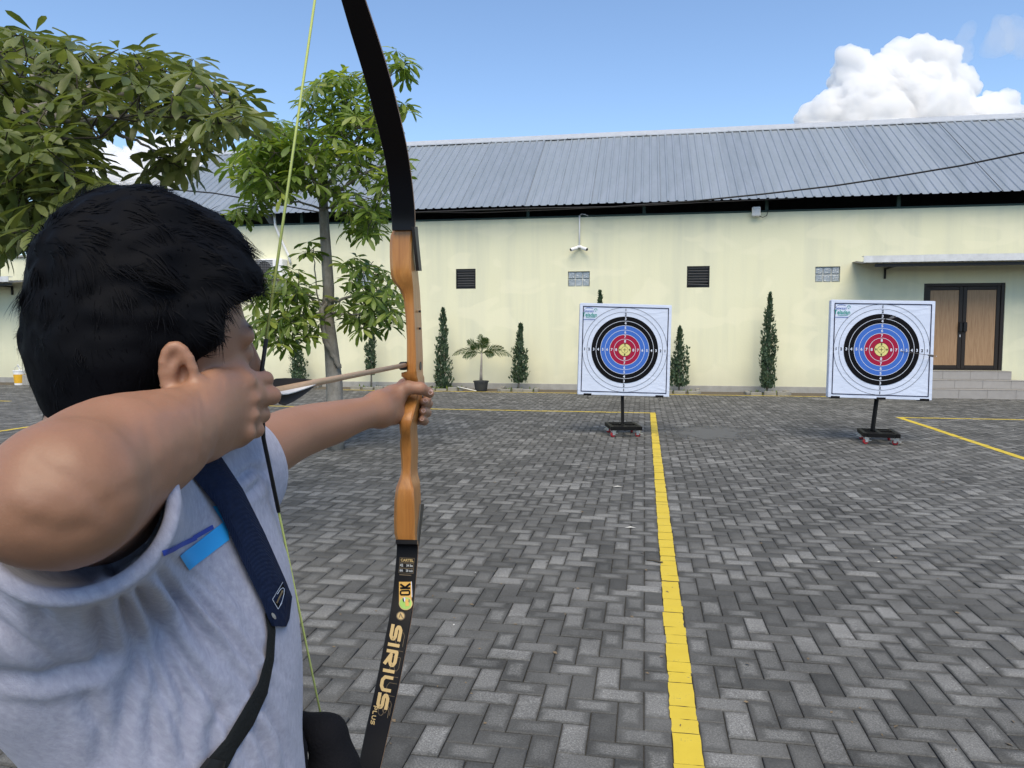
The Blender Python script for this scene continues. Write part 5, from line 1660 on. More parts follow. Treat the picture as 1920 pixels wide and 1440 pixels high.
def surface_nets(D, lo, h):
    S_ = D < 0
    nx, ny, nz = D.shape
    cnt = np.zeros((nx-1, ny-1, nz-1), np.int8)
    for a in (0, 1):
        for b in (0, 1):
            for c in (0, 1): cnt += S_[a:nx-1+a, b:ny-1+b, c:nz-1+c]
    idx = np.argwhere((cnt > 0) & (cnt < 8))
    cor = [(a, b, c) for a in (0, 1) for b in (0, 1) for c in (0, 1)]
    vals = {c: D[idx[:, 0] + c[0], idx[:, 1] + c[1], idx[:, 2] + c[2]] for c in cor}
    acc = np.zeros((len(idx), 3)); num = np.zeros(len(idx))
    for a in cor:
        for ax in range(3):
            if a[ax] == 0:
                b = list(a); b[ax] = 1; b = tuple(b)
                va, vb = vals[a], vals[b]; m = (va < 0) != (vb < 0)
                t_ = np.where(m, va / np.where(m, va - vb, 1), 0)
                q = np.array(a, float)[None].repeat(len(idx), 0); q[:, ax] = t_
                acc[m] += q[m]; num[m] += 1
    V = (idx + acc / num[:, None]) * h + lo
    flat = np.ravel_multi_index(idx.T, cnt.shape)
    def vid(c):
        f = np.ravel_multi_index(c.T, cnt.shape); return np.searchsorted(flat, f)
    F = []
    for ax in range(3):
        b_, c_ = (ax + 1) % 3, (ax + 2) % 3
        sl0 = [slice(None)] * 3; sl1 = [slice(None)] * 3
        sl0[ax] = slice(0, -1); sl1[ax] = slice(1, None)
        X = S_[tuple(sl0)] != S_[tuple(sl1)]
        e = np.argwhere(X); e = e[(e[:, b_] > 0) & (e[:, c_] > 0) & (e[:, b_] < D.shape[b_] - 1) & (e[:, c_] < D.shape[c_] - 1)]
        ins = S_[e[:, 0], e[:, 1], e[:, 2]]
        def sh(db, dc):
            q = e.copy(); q[:, b_] -= db; q[:, c_] -= dc; return vid(q)
        q = np.stack([sh(1, 1), sh(0, 1), sh(0, 0), sh(1, 0)], 1)
        q[~ins] = q[~ins][:, ::-1]
        F.append(q)
    return V, np.concatenate(F)
def np_normals(V, F):
    n = np.cross(V[F[:, 2]] - V[F[:, 0]], V[F[:, 3]] - V[F[:, 1]])
    N_ = np.zeros_like(V)
    for k in range(4): np.add.at(N_, F[:, k], n)
    return N_ / (np.linalg.norm(N_, axis=1)[:, None] + 1e-12)
def laplace(V, F, it, lam=0.5):
    E_ = np.concatenate([F[:, [0, 1]], F[:, [1, 2]], F[:, [2, 3]], F[:, [3, 0]]])
    deg = np.zeros(len(V)); np.add.at(deg, E_[:, 0], 1); np.add.at(deg, E_[:, 1], 1)
    for _ in range(it):
        A_ = np.zeros_like(V); np.add.at(A_, E_[:, 0], V[E_[:, 1]]); np.add.at(A_, E_[:, 1], V[E_[:, 0]])
        V = V + lam * (A_ / deg[:, None] - V)
    return V
CAMAX = np.stack([CR, -CU, CF])           # right, down, ahead

# ---------- joints (metres right / down / ahead of the lens)
SR = CW(-.362, .108, .66); SL = CW(-.385, .118, 0.985)
EL_R = CP(120, 927, .475); WR_R = CP(402, 774, .687)
EL_L = CP(588, 803, 1.235); WR_L = CP(708, 769, 1.395)
TORSO = CW(-.360, .30, .80)
HEAD = CW(-.348, -.022, .716)
HS = 1.06
PHI = rad(41)                              # head turned to the target, right of the lens axis
HF = nrm(CR * math.sin(PHI) + CF * math.cos(PHI)); HF[2] = 0; HF = nrm(HF + np.array([0, 0, -.05]))
HR_ = nrm(np.cross(HF, [0, 0, 1.0])); HU = np.cross(HR_, HF)
def HP(r_, f_, u_): return HEAD + (HR_ * r_ + HF * f_ + HU * u_) * HS
HAX = np.stack([HR_, HF, HU])

body = []
# torso, hips
body += [ell(CW(-.378, .245, .815), CAMAX, (.092, .205, .148), .04), ell(CW(-.348, .43, .79), CAMAX, (.082, .20, .128), .03), ell(CW(-.350, .60, .79), CAMAX, (.100, .16, .150), .03)]
body += [cone(SR, CW(-.385, .105, .80), .046, .052, .03), cone(SL, CW(-.385, .105, .84), .046, .052, .03)]
# neck and head
NB = CW(-.380, .10, .775)
body += [cone(NB, HP(.0, -.030, -.060), .064, .056, .03)]
body += [hell(HP(0, .001, .030), HAX, (.072, .083, .080), .02), hell(HP(0, .035, -.030), HAX, (.058, .062, .062), .02), cone(HP(0, .066, -.064), HP(0, .076, -.068), .022, .019, .02)]
for s in (1, -1):
    body += [cone(HP(s * .060, .018, -.048), HP(s * .028, .062, -.064), .015, .016, .02)]            # jaw
    body += [hell(HP(s * .046, .062, -.028), HAX, (.022, .024, .020), .02)]                           # cheekbone
    body += [cone(HP(s * .014, .083, .030), HP(s * .046, .068, .026), .0095, .0085, .012)]           # brow ridge
    body += [hell(HP(s * .032, .092, .010), HAX, (.018, .016, .012), .012, 'sub')]                    # eye socket
    body += [hell(HP(s * .031, .071, .010), HAX, (.0125, .0125, .0115), .004)]                        # eye ball under the lids
    # ear
    E0 = HP(s * .074, -.004, -.012); eo = nrm(HR_ * s * .80 - HF * .55); eu = nrm(HU - HF * .18); ef = np.cross(eu, eo)
    EAX = np.stack([eo, eu, ef])
    body += [ell(E0 + eo * .010, EAX, (.0085, .0290, .0140), .006)]
    body += [ell(E0 + eo * .0185 + ef * (.002), EAX, (.0085, .0195, .0086), .004, 'sub')]
    rim = [E0 + eo * .015 + eu * (.030 * math.sin(a)) + ef * (.0175 * math.cos(a)) * (1 if True else 0) for a in np.linspace(rad(-60), rad(200), 12)]
    rim = [E0 + eo * .0155 + eu * (.0278 * math.sin(a)) + np.cross(eu, eo) * (.0123 * math.cos(a)) for a in np.linspace(rad(-30), rad(235), 13)]
    for a_, b_ in zip(rim, rim[1:]): body += [cone(a_, b_, .0042, .0042, .003)]
    ant = [E0 + eo * .015 + eu * v + ef * w for v, w in ((.018, .004), (.006, -.005), (-.008, -.007), (-.016, 0.0))]
    for a_, b_ in zip(ant, ant[1:]): body += [cone(a_, b_, .0035, .0038, .005)]
    body += [ell(E0 + eo * .010 - eu * .0285 + ef * .004, EAX, (.006, .011, .010), .006)]             # lobe
    body += [ell(E0 + eo * .013 - eu * .006 + ef * (.016), EAX, (.005, .007, .005), .004)]           # tragus
body += [cone(HP(0, .094, .016), HP(0, .112, -.026), .0085, .0125, .012), hell(HP(.011, .098, -.030), HAX, (.009, .011, .008), .008), hell(HP(-.011, .098, -.030), HAX, (.009, .011, .008), .008)]
body += [cone(HP(-.020, .086, -.050), HP(.020, .086, -.050), .0085, .0085, .01), cone(HP(-.017, .085, -.062), HP(.017, .085, -.062), .0085, .0085, .008), cone(HP(-.024, .0965, -.0560), HP(.024, .0965, -.0560), .003, .003, .004, 'sub')]
n_core = len(body)
# right (drawing) arm
CH = [(SR, .052), (CP(120, 929, .475), .0425), (CP(160, 892, .512), .0445), (CP(211, 863, .548), .0462), (CP(252, 845, .576), .0445), (CP(291, 828, .602), .0405), (CP(326, 812, .627), .0330), (CP(350, 801, .645), .0285)]
body += [limb([c_ for c_, _ in CH[1:]], [r_ + .0012 for _, r_ in CH[1:]], .016), cone(SR, EL_R, .0535, .0435, .016)]
body += [hell(CP(38, 968, .452), CAMAX, (.020, .020, .020), .02)]
# right hand: flat wrist and back of the hand, knuckles, hooked fingers, thumb tucked under the jaw
MC = [CP(450, 716, .724), CP(460, 747, .728), CP(458, 781, .726), CP(449, 811, .720)]
CARP = [CP(402, 748, .688), CP(404, 764, .689), CP(404, 782, .689), CP(402, 798, .687)]
body += [cone(CP(330, 810, .630), CP(385, 784, .672), .0335, .0325, .014, ax=CR, sq=.70), cone(CP(385, 784, .672), CP(408, 771, .692), .0325, .0325, .014, ax=CR, sq=.58), cone(CP(408, 771, .692), CP(452, 765, .728), .0320, .0375, .014, ax=CR, sq=.40)]
for m_, c_, r_ in zip(MC, CARP, (.0100, .0108, .0104, .0096)): body += [cone(c_, m_, .0110, r_, .010)]
for m_, c_ in zip(MC, CARP):
    body += [hell(m_ + CR * .0080 - CF * .002, CAMAX, (.0078, .0080, .0085), .005), cone(c_ * .5 + m_ * .5 + CR * .0105, m_ + CR * .0095, .0030, .0040, .005)]     # knuckles and tendons
for m_, n_ in zip(MC, MC[1:]): body += [hell(m_ * .5 + n_ * .5 + CR * .0205 + CF * .004, CAMAX, (.0065, .0048, .0090), .006, 'sub')]
PIP = [CP(497, 711, .764), CP(509, 742, .766), CP(490, 777, .760), CP(480, 806, .747)]
DIPJ = [CP(493, 722, .803), CP(503, 745, .805), CP(478, 786, .800), CP(463, 812, .782)]
TIPJ = [CP(474, 728, .812), CP(484, 748, .815), CP(458, 784, .805), CP(448, 808, .790)]
for m_, p_, d_, t_, r_ in zip(MC, PIP, DIPJ, TIPJ, (.0083, .0094, .0088, .0080)):
    body += [cone(m_, p_, r_ * 1.12, r_, .0022), cone(p_, d_, r_ * 1.04, r_ * .9, .0015), cone(d_, t_, r_ * .9, r_ * .75, .0015)]
body += [cone(CP(402, 790, .705), CP(430, 775, .760), .015, .0125, .010), cone(CP(430, 775, .760), CP(458, 766, .790), .0125, .0100, .005)]
n_right = len(body)
# left (bow) arm
body += [limb([SL, CP(532, 822, 1.15), CP(580, 804, 1.225), CP(622, 793, 1.285), CP(664, 780, 1.34), WR_L], [.0490, .0435, .0405, .0375, .0315, .0270], .012)]
HB_ = U0 + .0
def gp(x, y, du): return UP(x, y, U0 + du)
body += [cone(WR_L, CP(728, 758, 1.445), .0280, .0260, .02), cone(CP(716, 778, 1.41), CP(741, 778, 1.462), .021, .0195, .02), cone(CP(712, 755, 1.40), CP(748, 737, 1.475), .020, .017, .02), cone(CP(742, 742, 1.475), CP(758, 722, 1.53), .016, .0145, .018)]
# thumb across the front of the grip
TH = [CP(738, 741, 1.452), CP(764, 727, 1.452), CP(788, 728, 1.456), CP(806, 738, 1.475)]
body += [cone(TH[0], TH[1], .0165, .0135, .014), cone(TH[1], TH[2], .0130, .0122, .006), cone(TH[2], TH[3], .0120, .0088, .004)]
# fingers round the far side, tips showing at the right of the grip
LF = [((757, 728, 1.540), (786, 729, 1.575), (803, 735, 1.553), (801, 748, 1.522)), ((752, 746, 1.540), (786, 752, 1.575), (802, 757, 1.55), (794, 754, 1.500)), ((749, 764, 1.535), (783, 771, 1.570), (800, 774, 1.545), (793, 771, 1.498)), ((747, 782, 1.525), (780, 788, 1.555), (796, 790, 1.535), (791, 786, 1.497))]
for (a, b, c, d), r_ in zip(LF, (.0108, .0108, .0102, .0088)):
    A_, B_, C_, D_ = (CP(*q) for q in (a, b, c, d))
    body += [cone(A_, B_, r_ * 1.15, r_, .008), cone(B_, C_, r_, r_ * .95, .004), cone(C_, D_, r_ * .95, r_ * .80, .003)]

allp = [SR, SL, EL_R, WR_L, HEAD, *[CP(*q) for l in LF for q in l]]
LO = np.min(allp, 0) - .20; HI = np.max(allp, 0) + .16; LO[2] = 0.86; HI[2] = HEAD[2] + .17
for i_, p_ in enumerate(body): p_.g = 0 if i_ < n_core else (1 if i_ < n_right else 2)
BV, BF = sdf_mesh(body, LO, HI, 0.0025)
BV = laplace(BV, BF, 1, .4)
# surface anatomy of the drawing arm: elbow hollow, edge of the forearm muscle, loose skin
BN = np_normals(BV, BF); rb_ = BV - CAM_P; db_ = rb_ @ CF; BP2 = np.stack([960 + FPX * (rb_ @ CR) / db_, 720 - FPX * (rb_ @ CU) / db_], 1)
armm = (db_ < .70) & (BP2[:, 0] < 420) & ((BN * rb_).sum(1) < 0.05) & (BP2[:, 1] > 690)
bd_ = np.zeros(len(BV))
for pl, w_, am_ in (([(70, 868), (120, 893), (175, 925), (200, 960)], 20, -.0032), ([(215, 935), (280, 905), (350, 850)], 18, -.0018), ([(60, 985), (110, 1000), (160, 990)], 22, -.0022), ([(35, 930), (60, 950)], 26, .0028), ([(180, 800), (250, 790), (320, 775)], 30, .0022), ([(378, 735), (384, 790), (388, 835)], 7, -.0010), ([(366, 745), (372, 800)], 6, -.0007)):
    pl = np.array(pl, float); best = np.full(len(BV), 1e9)
    for a, b in zip(pl, pl[1:]):
        d = b - a; h_ = np.clip(((BP2 - a) @ d) / (d @ d), 0, 1); best = np.minimum(best, np.linalg.norm(BP2 - a - h_[:, None] * d, axis=1))
    bd_ += np.where(armm, .5 * am_ * np.exp(-(best / w_) ** 2), 0)
sub_ = np.where(armm)[0]
bd_[sub_] += np.array([-.0002 + .0006 * mnoise.noise(Vector(BV[i] * 38)) + .0004 * mnoise.noise(Vector(BV[i] * 85)) for i in sub_])
BV = BV + BN * bd_[:, None]
FEET = np.array([TORSO[0], TORSO[1], 0.0])
person = empty('person', FEET, label='archer in a heather grey t-shirt drawing a bow, seen from behind', cat='person')
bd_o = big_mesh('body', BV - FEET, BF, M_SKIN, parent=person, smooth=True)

# ---------- shirt
sleeve_R = SR + (EL_R - SR) * .70; sleeve_L = SL + (EL_L - SL) * .20
sh = [ell(CW(-.374, .235, .815), CAMAX, (.118, .225, .168), .05), ell(CW(-.338, .40, .79), CAMAX, (.108, .24, .150), .06), ell(CW(-.338, .58, .79), CAMAX, (.124, .18, .172), .06)]
sh += [cone(SR, CW(-.375, .095, .80), .064, .074, .05), cone(SL, CW(-.375, .095, .84), .064, .076, .05)]
dR = nrm(EL_R - SR); dL_ = nrm(EL_L - SL)
dz = lambda v: np.array([0, 0, v])
# open the sleeves: flat cut at the hem, hollow inside, neck hole
def halfspace(c, n_, k=.006, near=.16):
    c = np.array(c); n_ = nrm(np.array(n_))
    def fn(p):
        q = p - c
        return np.maximum(-(q @ n_), np.linalg.norm(q, axis=1) - near)
    return Prim(fn, k, 'sub')
sh += [cone(NB + dz(.015), HP(0, -.03, -.06) + dz(.05), .060, .070, .01, 'sub'), Prim(lambda p: p[:, 2] - .895, .006, 'sub')]
sh += [cone(CP(60, 1135, .61), CP(105, 1255, .665), .050, .053, .05), cone(CP(105, 1255, .665), CP(225, 1420, .725), .053, .052, .04), cone(CP(225, 1420, .725), CP(310, 1560, .75), .052, .055, .04)]
nR = nrm(dR * .9 + np.array([0, 0, .30]))
slR = [cone(SR + dz(-.005), sleeve_R + dz(-.004) + dR * .02, .064, .0585, .02), cone(SR + dz(-.06), sleeve_R + dz(-.007) + dR * .02, .055, .0545, .04),
       halfspace(sleeve_R, nR), cone(sleeve_R - dR * .10 + dz(-.004), sleeve_R + dR * .1 + dz(-.004), .0548, .0568, .003, 'sub'), cone(sleeve_R - dR * .09 + dz(-.0065), sleeve_R + dR * .1 + dz(-.0065), .0512, .0530, .006, 'sub')]
slL = [cone(SL, sleeve_L + dL_ * .02, .067, .0630, .02), cone(SL + dz(-.05), sleeve_L + dz(-.018) + dL_ * .02, .052, .051, .05), halfspace(sleeve_L, dL_), cone(sleeve_L - dL_ * .04, sleeve_L + dL_ * .1, .0545, .058, .004, 'sub')]
for p_ in slR: p_.g = 1
for p_ in slL: p_.g = 2
sh += slR + slL
LO2 = np.min([SR, SL, sleeve_R, sleeve_L, TORSO], 0) - .25; HI2 = np.max([SR, SL, sleeve_R, sleeve_L, TORSO], 0) + .25; LO2[2] = 0.87
HI2[2] = 1.60
SV, SF = sdf_mesh(sh, LO2, HI2, 0.0026, mk=.035)
SV = laplace(SV, SF, 3, .4)
SN = np_normals(SV, SF)
# folds that run from the armpit across the chest, and soft drapery
nz = np.array([mnoise.noise(Vector(v * 7.0)) for v in SV]); nz2 = np.array([mnoise.noise(Vector(v * 18.0 + 5)) for v in SV])
rel2 = SV - CAM_P; dpt = rel2 @ CF
PXY = np.stack([960 + FPX * (rel2 @ CR) / dpt, 720 - FPX * (rel2 @ CU) / dpt], 1)
facing = (SN * rel2).sum(1) < 0.02
CREASES = [([(216, 1050), (290, 1155), (380, 1285), (470, 1430)], 8, .0036), ([(252, 1030), (340, 1132), (430, 1235), (520, 1360)], 8, .0040), ([(292, 1020), (380, 1098), (470, 1190), (545, 1275)], 8, .0030), ([(345, 1090), (430, 1192), (520, 1300)], 7, .0028), ([(206, 1060), (262, 1200), (320, 1330), (360, 1450)], 9, .0030), ([(207, 1035), (224, 1100), (247, 1205), (262, 1290)], 11, .0050), ([(236, 1020), (266, 1120), (305, 1210), (345, 1310), (352, 1420)], 13, .0048), ([(268, 1010), (312, 1090), (372, 1190), (440, 1270), (462, 1310)], 12, .0060),
           ([(305, 1040), (350, 1100), (405, 1165), (442, 1225), (470, 1290)], 10, .0048), ([(350, 1085), (420, 1165), (468, 1235), (500, 1330)], 11, .0040), ([(380, 1060), (450, 1130), (480, 1180)], 10, .0028), ([(470, 1345), (497, 1390), (520, 1450)], 9, .0042), ([(505, 1320), (532, 1380), (548, 1450)], 8, .0038),
           ([(-20, 1262), (80, 1268), (170, 1248), (215, 1215)], 13, .0055), ([(-20, 1150), (50, 1205), (110, 1243)], 12, .0042), ([(175, 1110), (190, 1180), (196, 1260)], 12, .0035), ([(245, 1230), (235, 1330), (210, 1440)], 16, .0040), ([(150, 1290), (190, 1360), (185, 1450)], 16, .0035), ([(420, 1300), (400, 1370), (405, 1450)], 14, .0032),
           ([(300, 1240), (285, 1340), (290, 1450)], 15, .0032), ([(435, 905), (470, 880), (500, 880)], 7, .003), ([(455, 935), (480, 915), (505, 870)], 7, .0025), ([(60, 1120), (80, 1170), (130, 1220)], 14, .003)]
ddn = np.zeros(len(SV))
for pl, w_, am_ in CREASES:
    pl = np.array(pl, float); best = np.full(len(SV), 1e9); sgn = np.zeros(len(SV)); par = np.zeros(len(SV)); n_ = len(pl) - 1
    for k in range(n_):
        a, b = pl[k], pl[k+1]; d = b - a; L2 = d @ d
        h_ = np.clip(((PXY - a) @ d) / L2, 0, 1); q_ = PXY - a - h_[:, None] * d; dist = np.linalg.norm(q_, axis=1)
        m = dist < best; best[m] = dist[m]; sgn[m] = np.sign(d[0] * q_[m, 1] - d[1] * q_[m, 0]); par[m] = (k + h_[m]) / n_
    sd_ = best * sgn * (1 + .25 * nz2); env = np.sin(np.pi * np.clip(.03 + .94 * par, 0, 1)) ** .8
    ddn += np.where(facing, am_ * env * (-np.exp(-(sd_ / w_) ** 2) + .75 * np.exp(-((sd_ - 2.3 * w_) / (1.5 * w_)) ** 2) + .35 * np.exp(-((sd_ + 2.3 * w_) / (1.5 * w_)) ** 2)), 0)
nzv = np.array([mnoise.noise(Vector((v[0] * 9, v[1] * 9, v[2] * 2.2))) for v in SV])
low = np.clip((1.25 - SV[:, 2]) / .25, 0, 1)
ddn *= .80
ddn += low * .0028 * nzv + .0010 * nz2 + .0022 * nz
rimd = np.abs((SV - sleeve_R) @ nR) + np.where(np.linalg.norm(SV - sleeve_R, axis=1) > .13, 1, 0)
ddn *= 1.6 * np.clip((rimd - .012) / .035, 0.06, 1)
SV = SV + SN * ddn[:, None]
SV = laplace(SV, SF, 1, .3)
shirt = big_mesh('shirt', SV - FEET, SF, M_SHIRT, parent=person, smooth=True)
SN = np_normals(SV, SF)
tree_shirt = BVHTree.FromPolygons([tuple(v) for v in SV], [tuple(int(i) for i in f) for f in SF])
def on_shirt(x, y, off=.0015):
    rr_ = ray(x, y); l = np.linalg.norm(rr_)
    loc, no, i, d = tree_shirt.ray_cast(Vector(CAM_P), Vector(rr_ / l))
    if loc is None: return None, None
    if no.dot(Vector(rr_)) > 0: no = -no
    return np.array(loc) + np.array(no) * off, np.array(no)
def shirt_print(name, quad, mat, nu=18, nv=6, off=.0014):
    """flat print carried by the cloth: a quad of pixels laid on the shirt"""
    a, b, c, d = [np.array(p, float) for p in quad]; V = []; ok_ = []
    for i in range(nu + 1):
        for j in range(nv + 1):
            s, t_ = i / nu, j / nv; p = (a * (1-s) + b * s) * (1-t_) + (d * (1-s) + c * s) * t_
            w, _ = on_shirt(*p, off); ok_.append(w is not None); V.append((w if w is not None else TORSO) - FEET)
    F = []
    for i in range(nu):
        for j in range(nv):
            ids = (i*(nv+1)+j, (i+1)*(nv+1)+j, (i+1)*(nv+1)+j+1, i*(nv+1)+j+1)
            if all(ok_[k] for k in ids): F.append(ids)
    return mesh_obj(name, V, F, mat, shirt, smooth=True)
M_PRINT_L = simple('light_blue_print', (0.030, 0.36, 0.80), 0.6, var=.04); M_PRINT_D = simple('royal_blue_print', (0.030, 0.065, 0.36), 0.6, var=.05)
shirt_print('shirt_print', [(335, 1041), (422, 975), (428, 1012), (353, 1068)], M_PRINT_L)
shirt_print('shirt_print', [(302, 1033), (364, 1004), (367, 1012), (304, 1042)], M_PRINT_D, 14, 3)
shirt_print('shirt_print', [(358, 1005), (396, 984), (399, 991), (362, 1012)], M_PRINT_D, 8, 3)
shirt_print('shirt_print', [(397, 950), (404, 948), (424, 978), (417, 981)], M_PRINT_L, 6, 3, .0012)
shirt_print('shirt_print', [(414, 972), (419, 970), (425, 983), (420, 984)], M_P_WHITE, 4, 3, .0018)

tree_body = BVHTree.FromPolygons([tuple(v) for v in BV], [tuple(int(i) for i in f) for f in BF])
# ---------- hair: close fitting volume plus locks
hair = [hell(HP(0, -.006, .056), HAX, (.086, .094, .103), .015), hell(HP(0, -.042, .010), HAX, (.076, .058, .070), .02), hell(HP(0, .046, .096), HAX, (.064, .042, .042), .02)]
hair += [hell(HP(.036, .060, .070), HAX, (.036, .030, .030), .015), hell(HP(-.03, .066, .072), HAX, (.034, .030, .030), .015), hell(HP(.060, .026, .044), HAX, (.032, .050, .052), .015), hell(HP(-.060, .028, .044), HAX, (.030, .048, .052), .015)]
for s in (1, -1): hair += [cone(HP(s * .076, .026, .026), HP(s * .074, .030, -.022), .013, .006, .01)]       # sideburn
for s in (1, -1):
    hair += [hell(HP(s * .104, .004, -.036), HAX, (.042, .030, .046), .012, 'sub')]
hair += [cone(HP(0, -.040, -.045), HP(0, -.042, -.088), .042, .034, .03)]
hair += [hell(HP(0, .10, -.02), HAX, (.075, .055, .062), .02, 'sub'), hell(HP(.065, .080, -.010), HAX, (.04, .042, .052), .015, 'sub'), hell(HP(-.06, .085, .0), HAX, (.04, .040, .05), .02, 'sub')]
for (x, y, q) in ((392, 690, 15), (412, 682, 20), (432, 672, 26), (446, 650, 26), (452, 622, 23), (457, 596, 19), (466, 585, 13), (486, 606, 46), (450, 700, 22)):
    hair += [cone(CP(x, y, .62), CP(x, y, 1.0), q * .62 / FPX, q * 1.0 / FPX, .006, 'sub')]       # bare temple and cheek
HLO, HHI = HEAD - .19, HEAD + .19
HV, HFc = sdf_mesh(hair, HLO, HHI, 0.0036)
lab = np.arange(len(HV))
for _ in range(4000):
    m_ = lab[HFc].min(1); l2 = lab.copy()
    for k in range(4): np.minimum.at(l2, HFc[:, k], m_)
    l2 = l2[l2]
    if (l2 == lab).all(): break
    lab = l2
big_ = np.bincount(lab).argmax(); kv = lab == big_; remap = np.cumsum(kv) - 1
HFc = remap[HFc[kv[HFc].all(1)]]; HV = HV[kv]
HV = laplace(HV, HFc, 3, .5); HN = np_normals(HV, HFc)
rl = (HV - HEAD) @ HAX.T
nh = np.array([mnoise.noise(Vector((v[0] * 26, v[1] * 16, v[2] * 26))) for v in rl]); nh2 = np.array([mnoise.noise(Vector((v[0] * 60, v[1] * 40, v[2] * 60))) for v in rl])
topw = np.clip((rl[:, 2] + .02) / .06, .25, 1)
HV = HV + HN * (topw * (.0050 * nh + .0042 * nh2) - .004)[:, None]
hair_o = big_mesh('hair', HV - FEET, HFc, M_HAIR, parent=person, smooth=True)
HN = np_normals(HV, HFc)
# strands
r = np.random.default_rng(99)
NS = 32000
pick = r.integers(0, len(HFc), NS)
c0 = HV[HFc[pick]].mean(1) + r.normal(0, .0015, (NS, 3)); n0 = HN[HFc[pick, 0]]
rel_ = (c0 - HEAD) @ HAX.T
# whorl at the crown: hair flows away from it, forwards over the top, down at the sides
crown = np.array([0, -.075, .095])
fl_ = rel_ - crown; fl_ /= np.linalg.norm(fl_, axis=1)[:, None] + 1e-6
fl_[:, 2] -= np.clip(.10 - rel_[:, 2], 0, .2) * 6
fw = fl_ @ HAX
fw = fw - (fw * n0).sum(1)[:, None] * n0; fw /= np.linalg.norm(fw, axis=1)[:, None] + 1e-6
cl = np.array([[mnoise.noise(Vector(v * 45)), mnoise.noise(Vector(v * 45 + 9)), mnoise.noise(Vector(v * 45 + 17))] for v in rel_]) @ HAX
short = (rel_[:, 2] < -.02) | ((rel_[:, 1] < -.03) & (rel_[:, 2] < .05))
Ls = np.where(short, r.uniform(.004, .010, NS), r.uniform(.012, .024, NS))
lift = np.where(short, .10, .06) + r.normal(0, .05, NS)
d0 = fw + cl * .75 + n0 * lift[:, None] + r.normal(0, .13, (NS, 3)); d0 /= np.linalg.norm(d0, axis=1)[:, None]
sd = np.cross(d0, n0); sd /= np.linalg.norm(sd, axis=1)[:, None] + 1e-6
tipp = c0 + d0 * (Ls * .8)[:, None]; rt = tipp - CAM_P; dq = rt @ CF
tx_, ty_ = 960 + FPX * (rt @ CR) / dq, 720 - FPX * (rt @ CU) / dq
POLY = [(424, 640), (436, 600), (450, 570), (478, 566), (520, 560), (520, 730), (375, 730), (362, 690), (370, 668), (405, 662)]
bare = np.array([in_poly(a, b, POLY) for a, b in zip(tx_, ty_)]) & (r.random(NS) < .93)
ok_ = ~bare; c0, n0, d0, cl, Ls, short = c0[ok_], n0[ok_], d0[ok_], cl[ok_], Ls[ok_], short[ok_]; NS = len(c0); sd = sd[ok_]
NSEG = 4; W0 = np.where(short, .00045, .0007)
rowsv = []
for k in range(NSEG + 1):
    t_ = k / NSEG
    cp = c0 - n0 * .002 + d0 * (Ls * t_)[:, None] + n0 * (-.30 * Ls * t_ * t_)[:, None] + cl * (Ls * .55 * t_ * t_)[:, None] - np.array([0, 0, 1]) * (Ls * .22 * t_ * t_)[:, None]
    w = (W0 * (1 - .85 * t_))[:, None]
    rowsv += [cp - sd * w, cp + sd * w]
SVt = np.stack(rowsv, 1).reshape(-1, 3)
base = (np.arange(NS) * (2 * (NSEG + 1)))[:, None]
SFt = np.concatenate([base + np.array([[2*k, 2*k+1, 2*k+3, 2*k+2]]) for k in range(NSEG)])
big_mesh('strands', SVt - FEET, SFt, M_HAIR, parent=hair_o, kind='stuff', smooth=True)
# eyebrow
V, F = [], []
for s in (1, -1):
    for k in range(140):
        a = r.random(); p = HP(s * (.016 + .036 * a), .0915 - .020 * a ** 2, .033 + .006 * math.sin(a * 2.4)) + r.normal(0, .0016, 3)
        p = np.array(tree_body.find_nearest(Vector(p))[0]) + HF * .0008
        d = nrm(HR_ * s + HU * r.normal(.2, .2) - HF * .6) * .005; w = HU * .0005; b_ = len(V)
        V += [p - w - FEET, p + d - FEET, p + w - FEET]; F.append((b_, b_ + 1, b_ + 2))
mesh_obj('eyebrows', V, F, M_HAIR, person, kind='stuff')
# nails of the bow hand
def nail(x, y, w, h, an=0):
    V = []; c_, s_ = math.cos(an), math.sin(an)
    for k in range(12):
        a = 2 * math.pi * k / 12; dx, dy = w * math.cos(a), h * math.sin(a)
        rr_ = ray(x + dx * c_ - dy * s_, y + dx * s_ + dy * c_); loc, no, i, d = tree_body.ray_cast(Vector(CAM_P), Vector(nrm(rr_)))
        if loc is None: return
        V.append(np.array(loc) + np.array(no) * .0006 - FEET)
    if np.ptp(np.linalg.norm(np.array(V) - (CAM_P - FEET), axis=1)) < .03: mesh_obj('fingernail', V, [tuple(range(12))], M_NAIL, bd_o)
nail(807, 735, 4.2, 5.0, .5); nail(797, 751, 4.0, 3.2); nail(794, 770, 4.0, 3.2); nail(791, 786, 3.4, 2.8)

# ---------- trousers and shoes (below the frame)
HIPC = CW(-.345, .62, .79)
tr = [ell(CW(-.345, .60, .79), CAMAX, (.132, .17, .178), .05)]
FTS = []
for s in (-1, 1):
    hp = CW(-.345, .70, .79 + s * .085); ft = CW(-.35, 0, .79 + s * .20); ft[2] = .06; kn = (hp + ft) / 2 + CR * .02
    tr += [cone(hp, kn, .098, .078, .05), cone(kn, ft, .078, .068, .04)]; FTS.append(ft)
LO3 = np.min([*FTS, HIPC], 0) - .25; HI3 = np.max([*FTS, HIPC], 0) + .25; LO3[2] = .0; HI3[2] = 1.04
tr += [Prim(lambda p: np.maximum(.955 - p[:, 2], -1) * -1 * -1, .006, 'sub')] if False else []
TV, TF = sdf_mesh(tr, LO3, HI3, 0.008)
keep = TV[:, 2] < 0.95
TVs = TV.copy(); TVs[~keep, 2] = .95
tro = big_mesh('trousers', TVs - FEET, TF, M_TROUSER, parent=person, smooth=True)
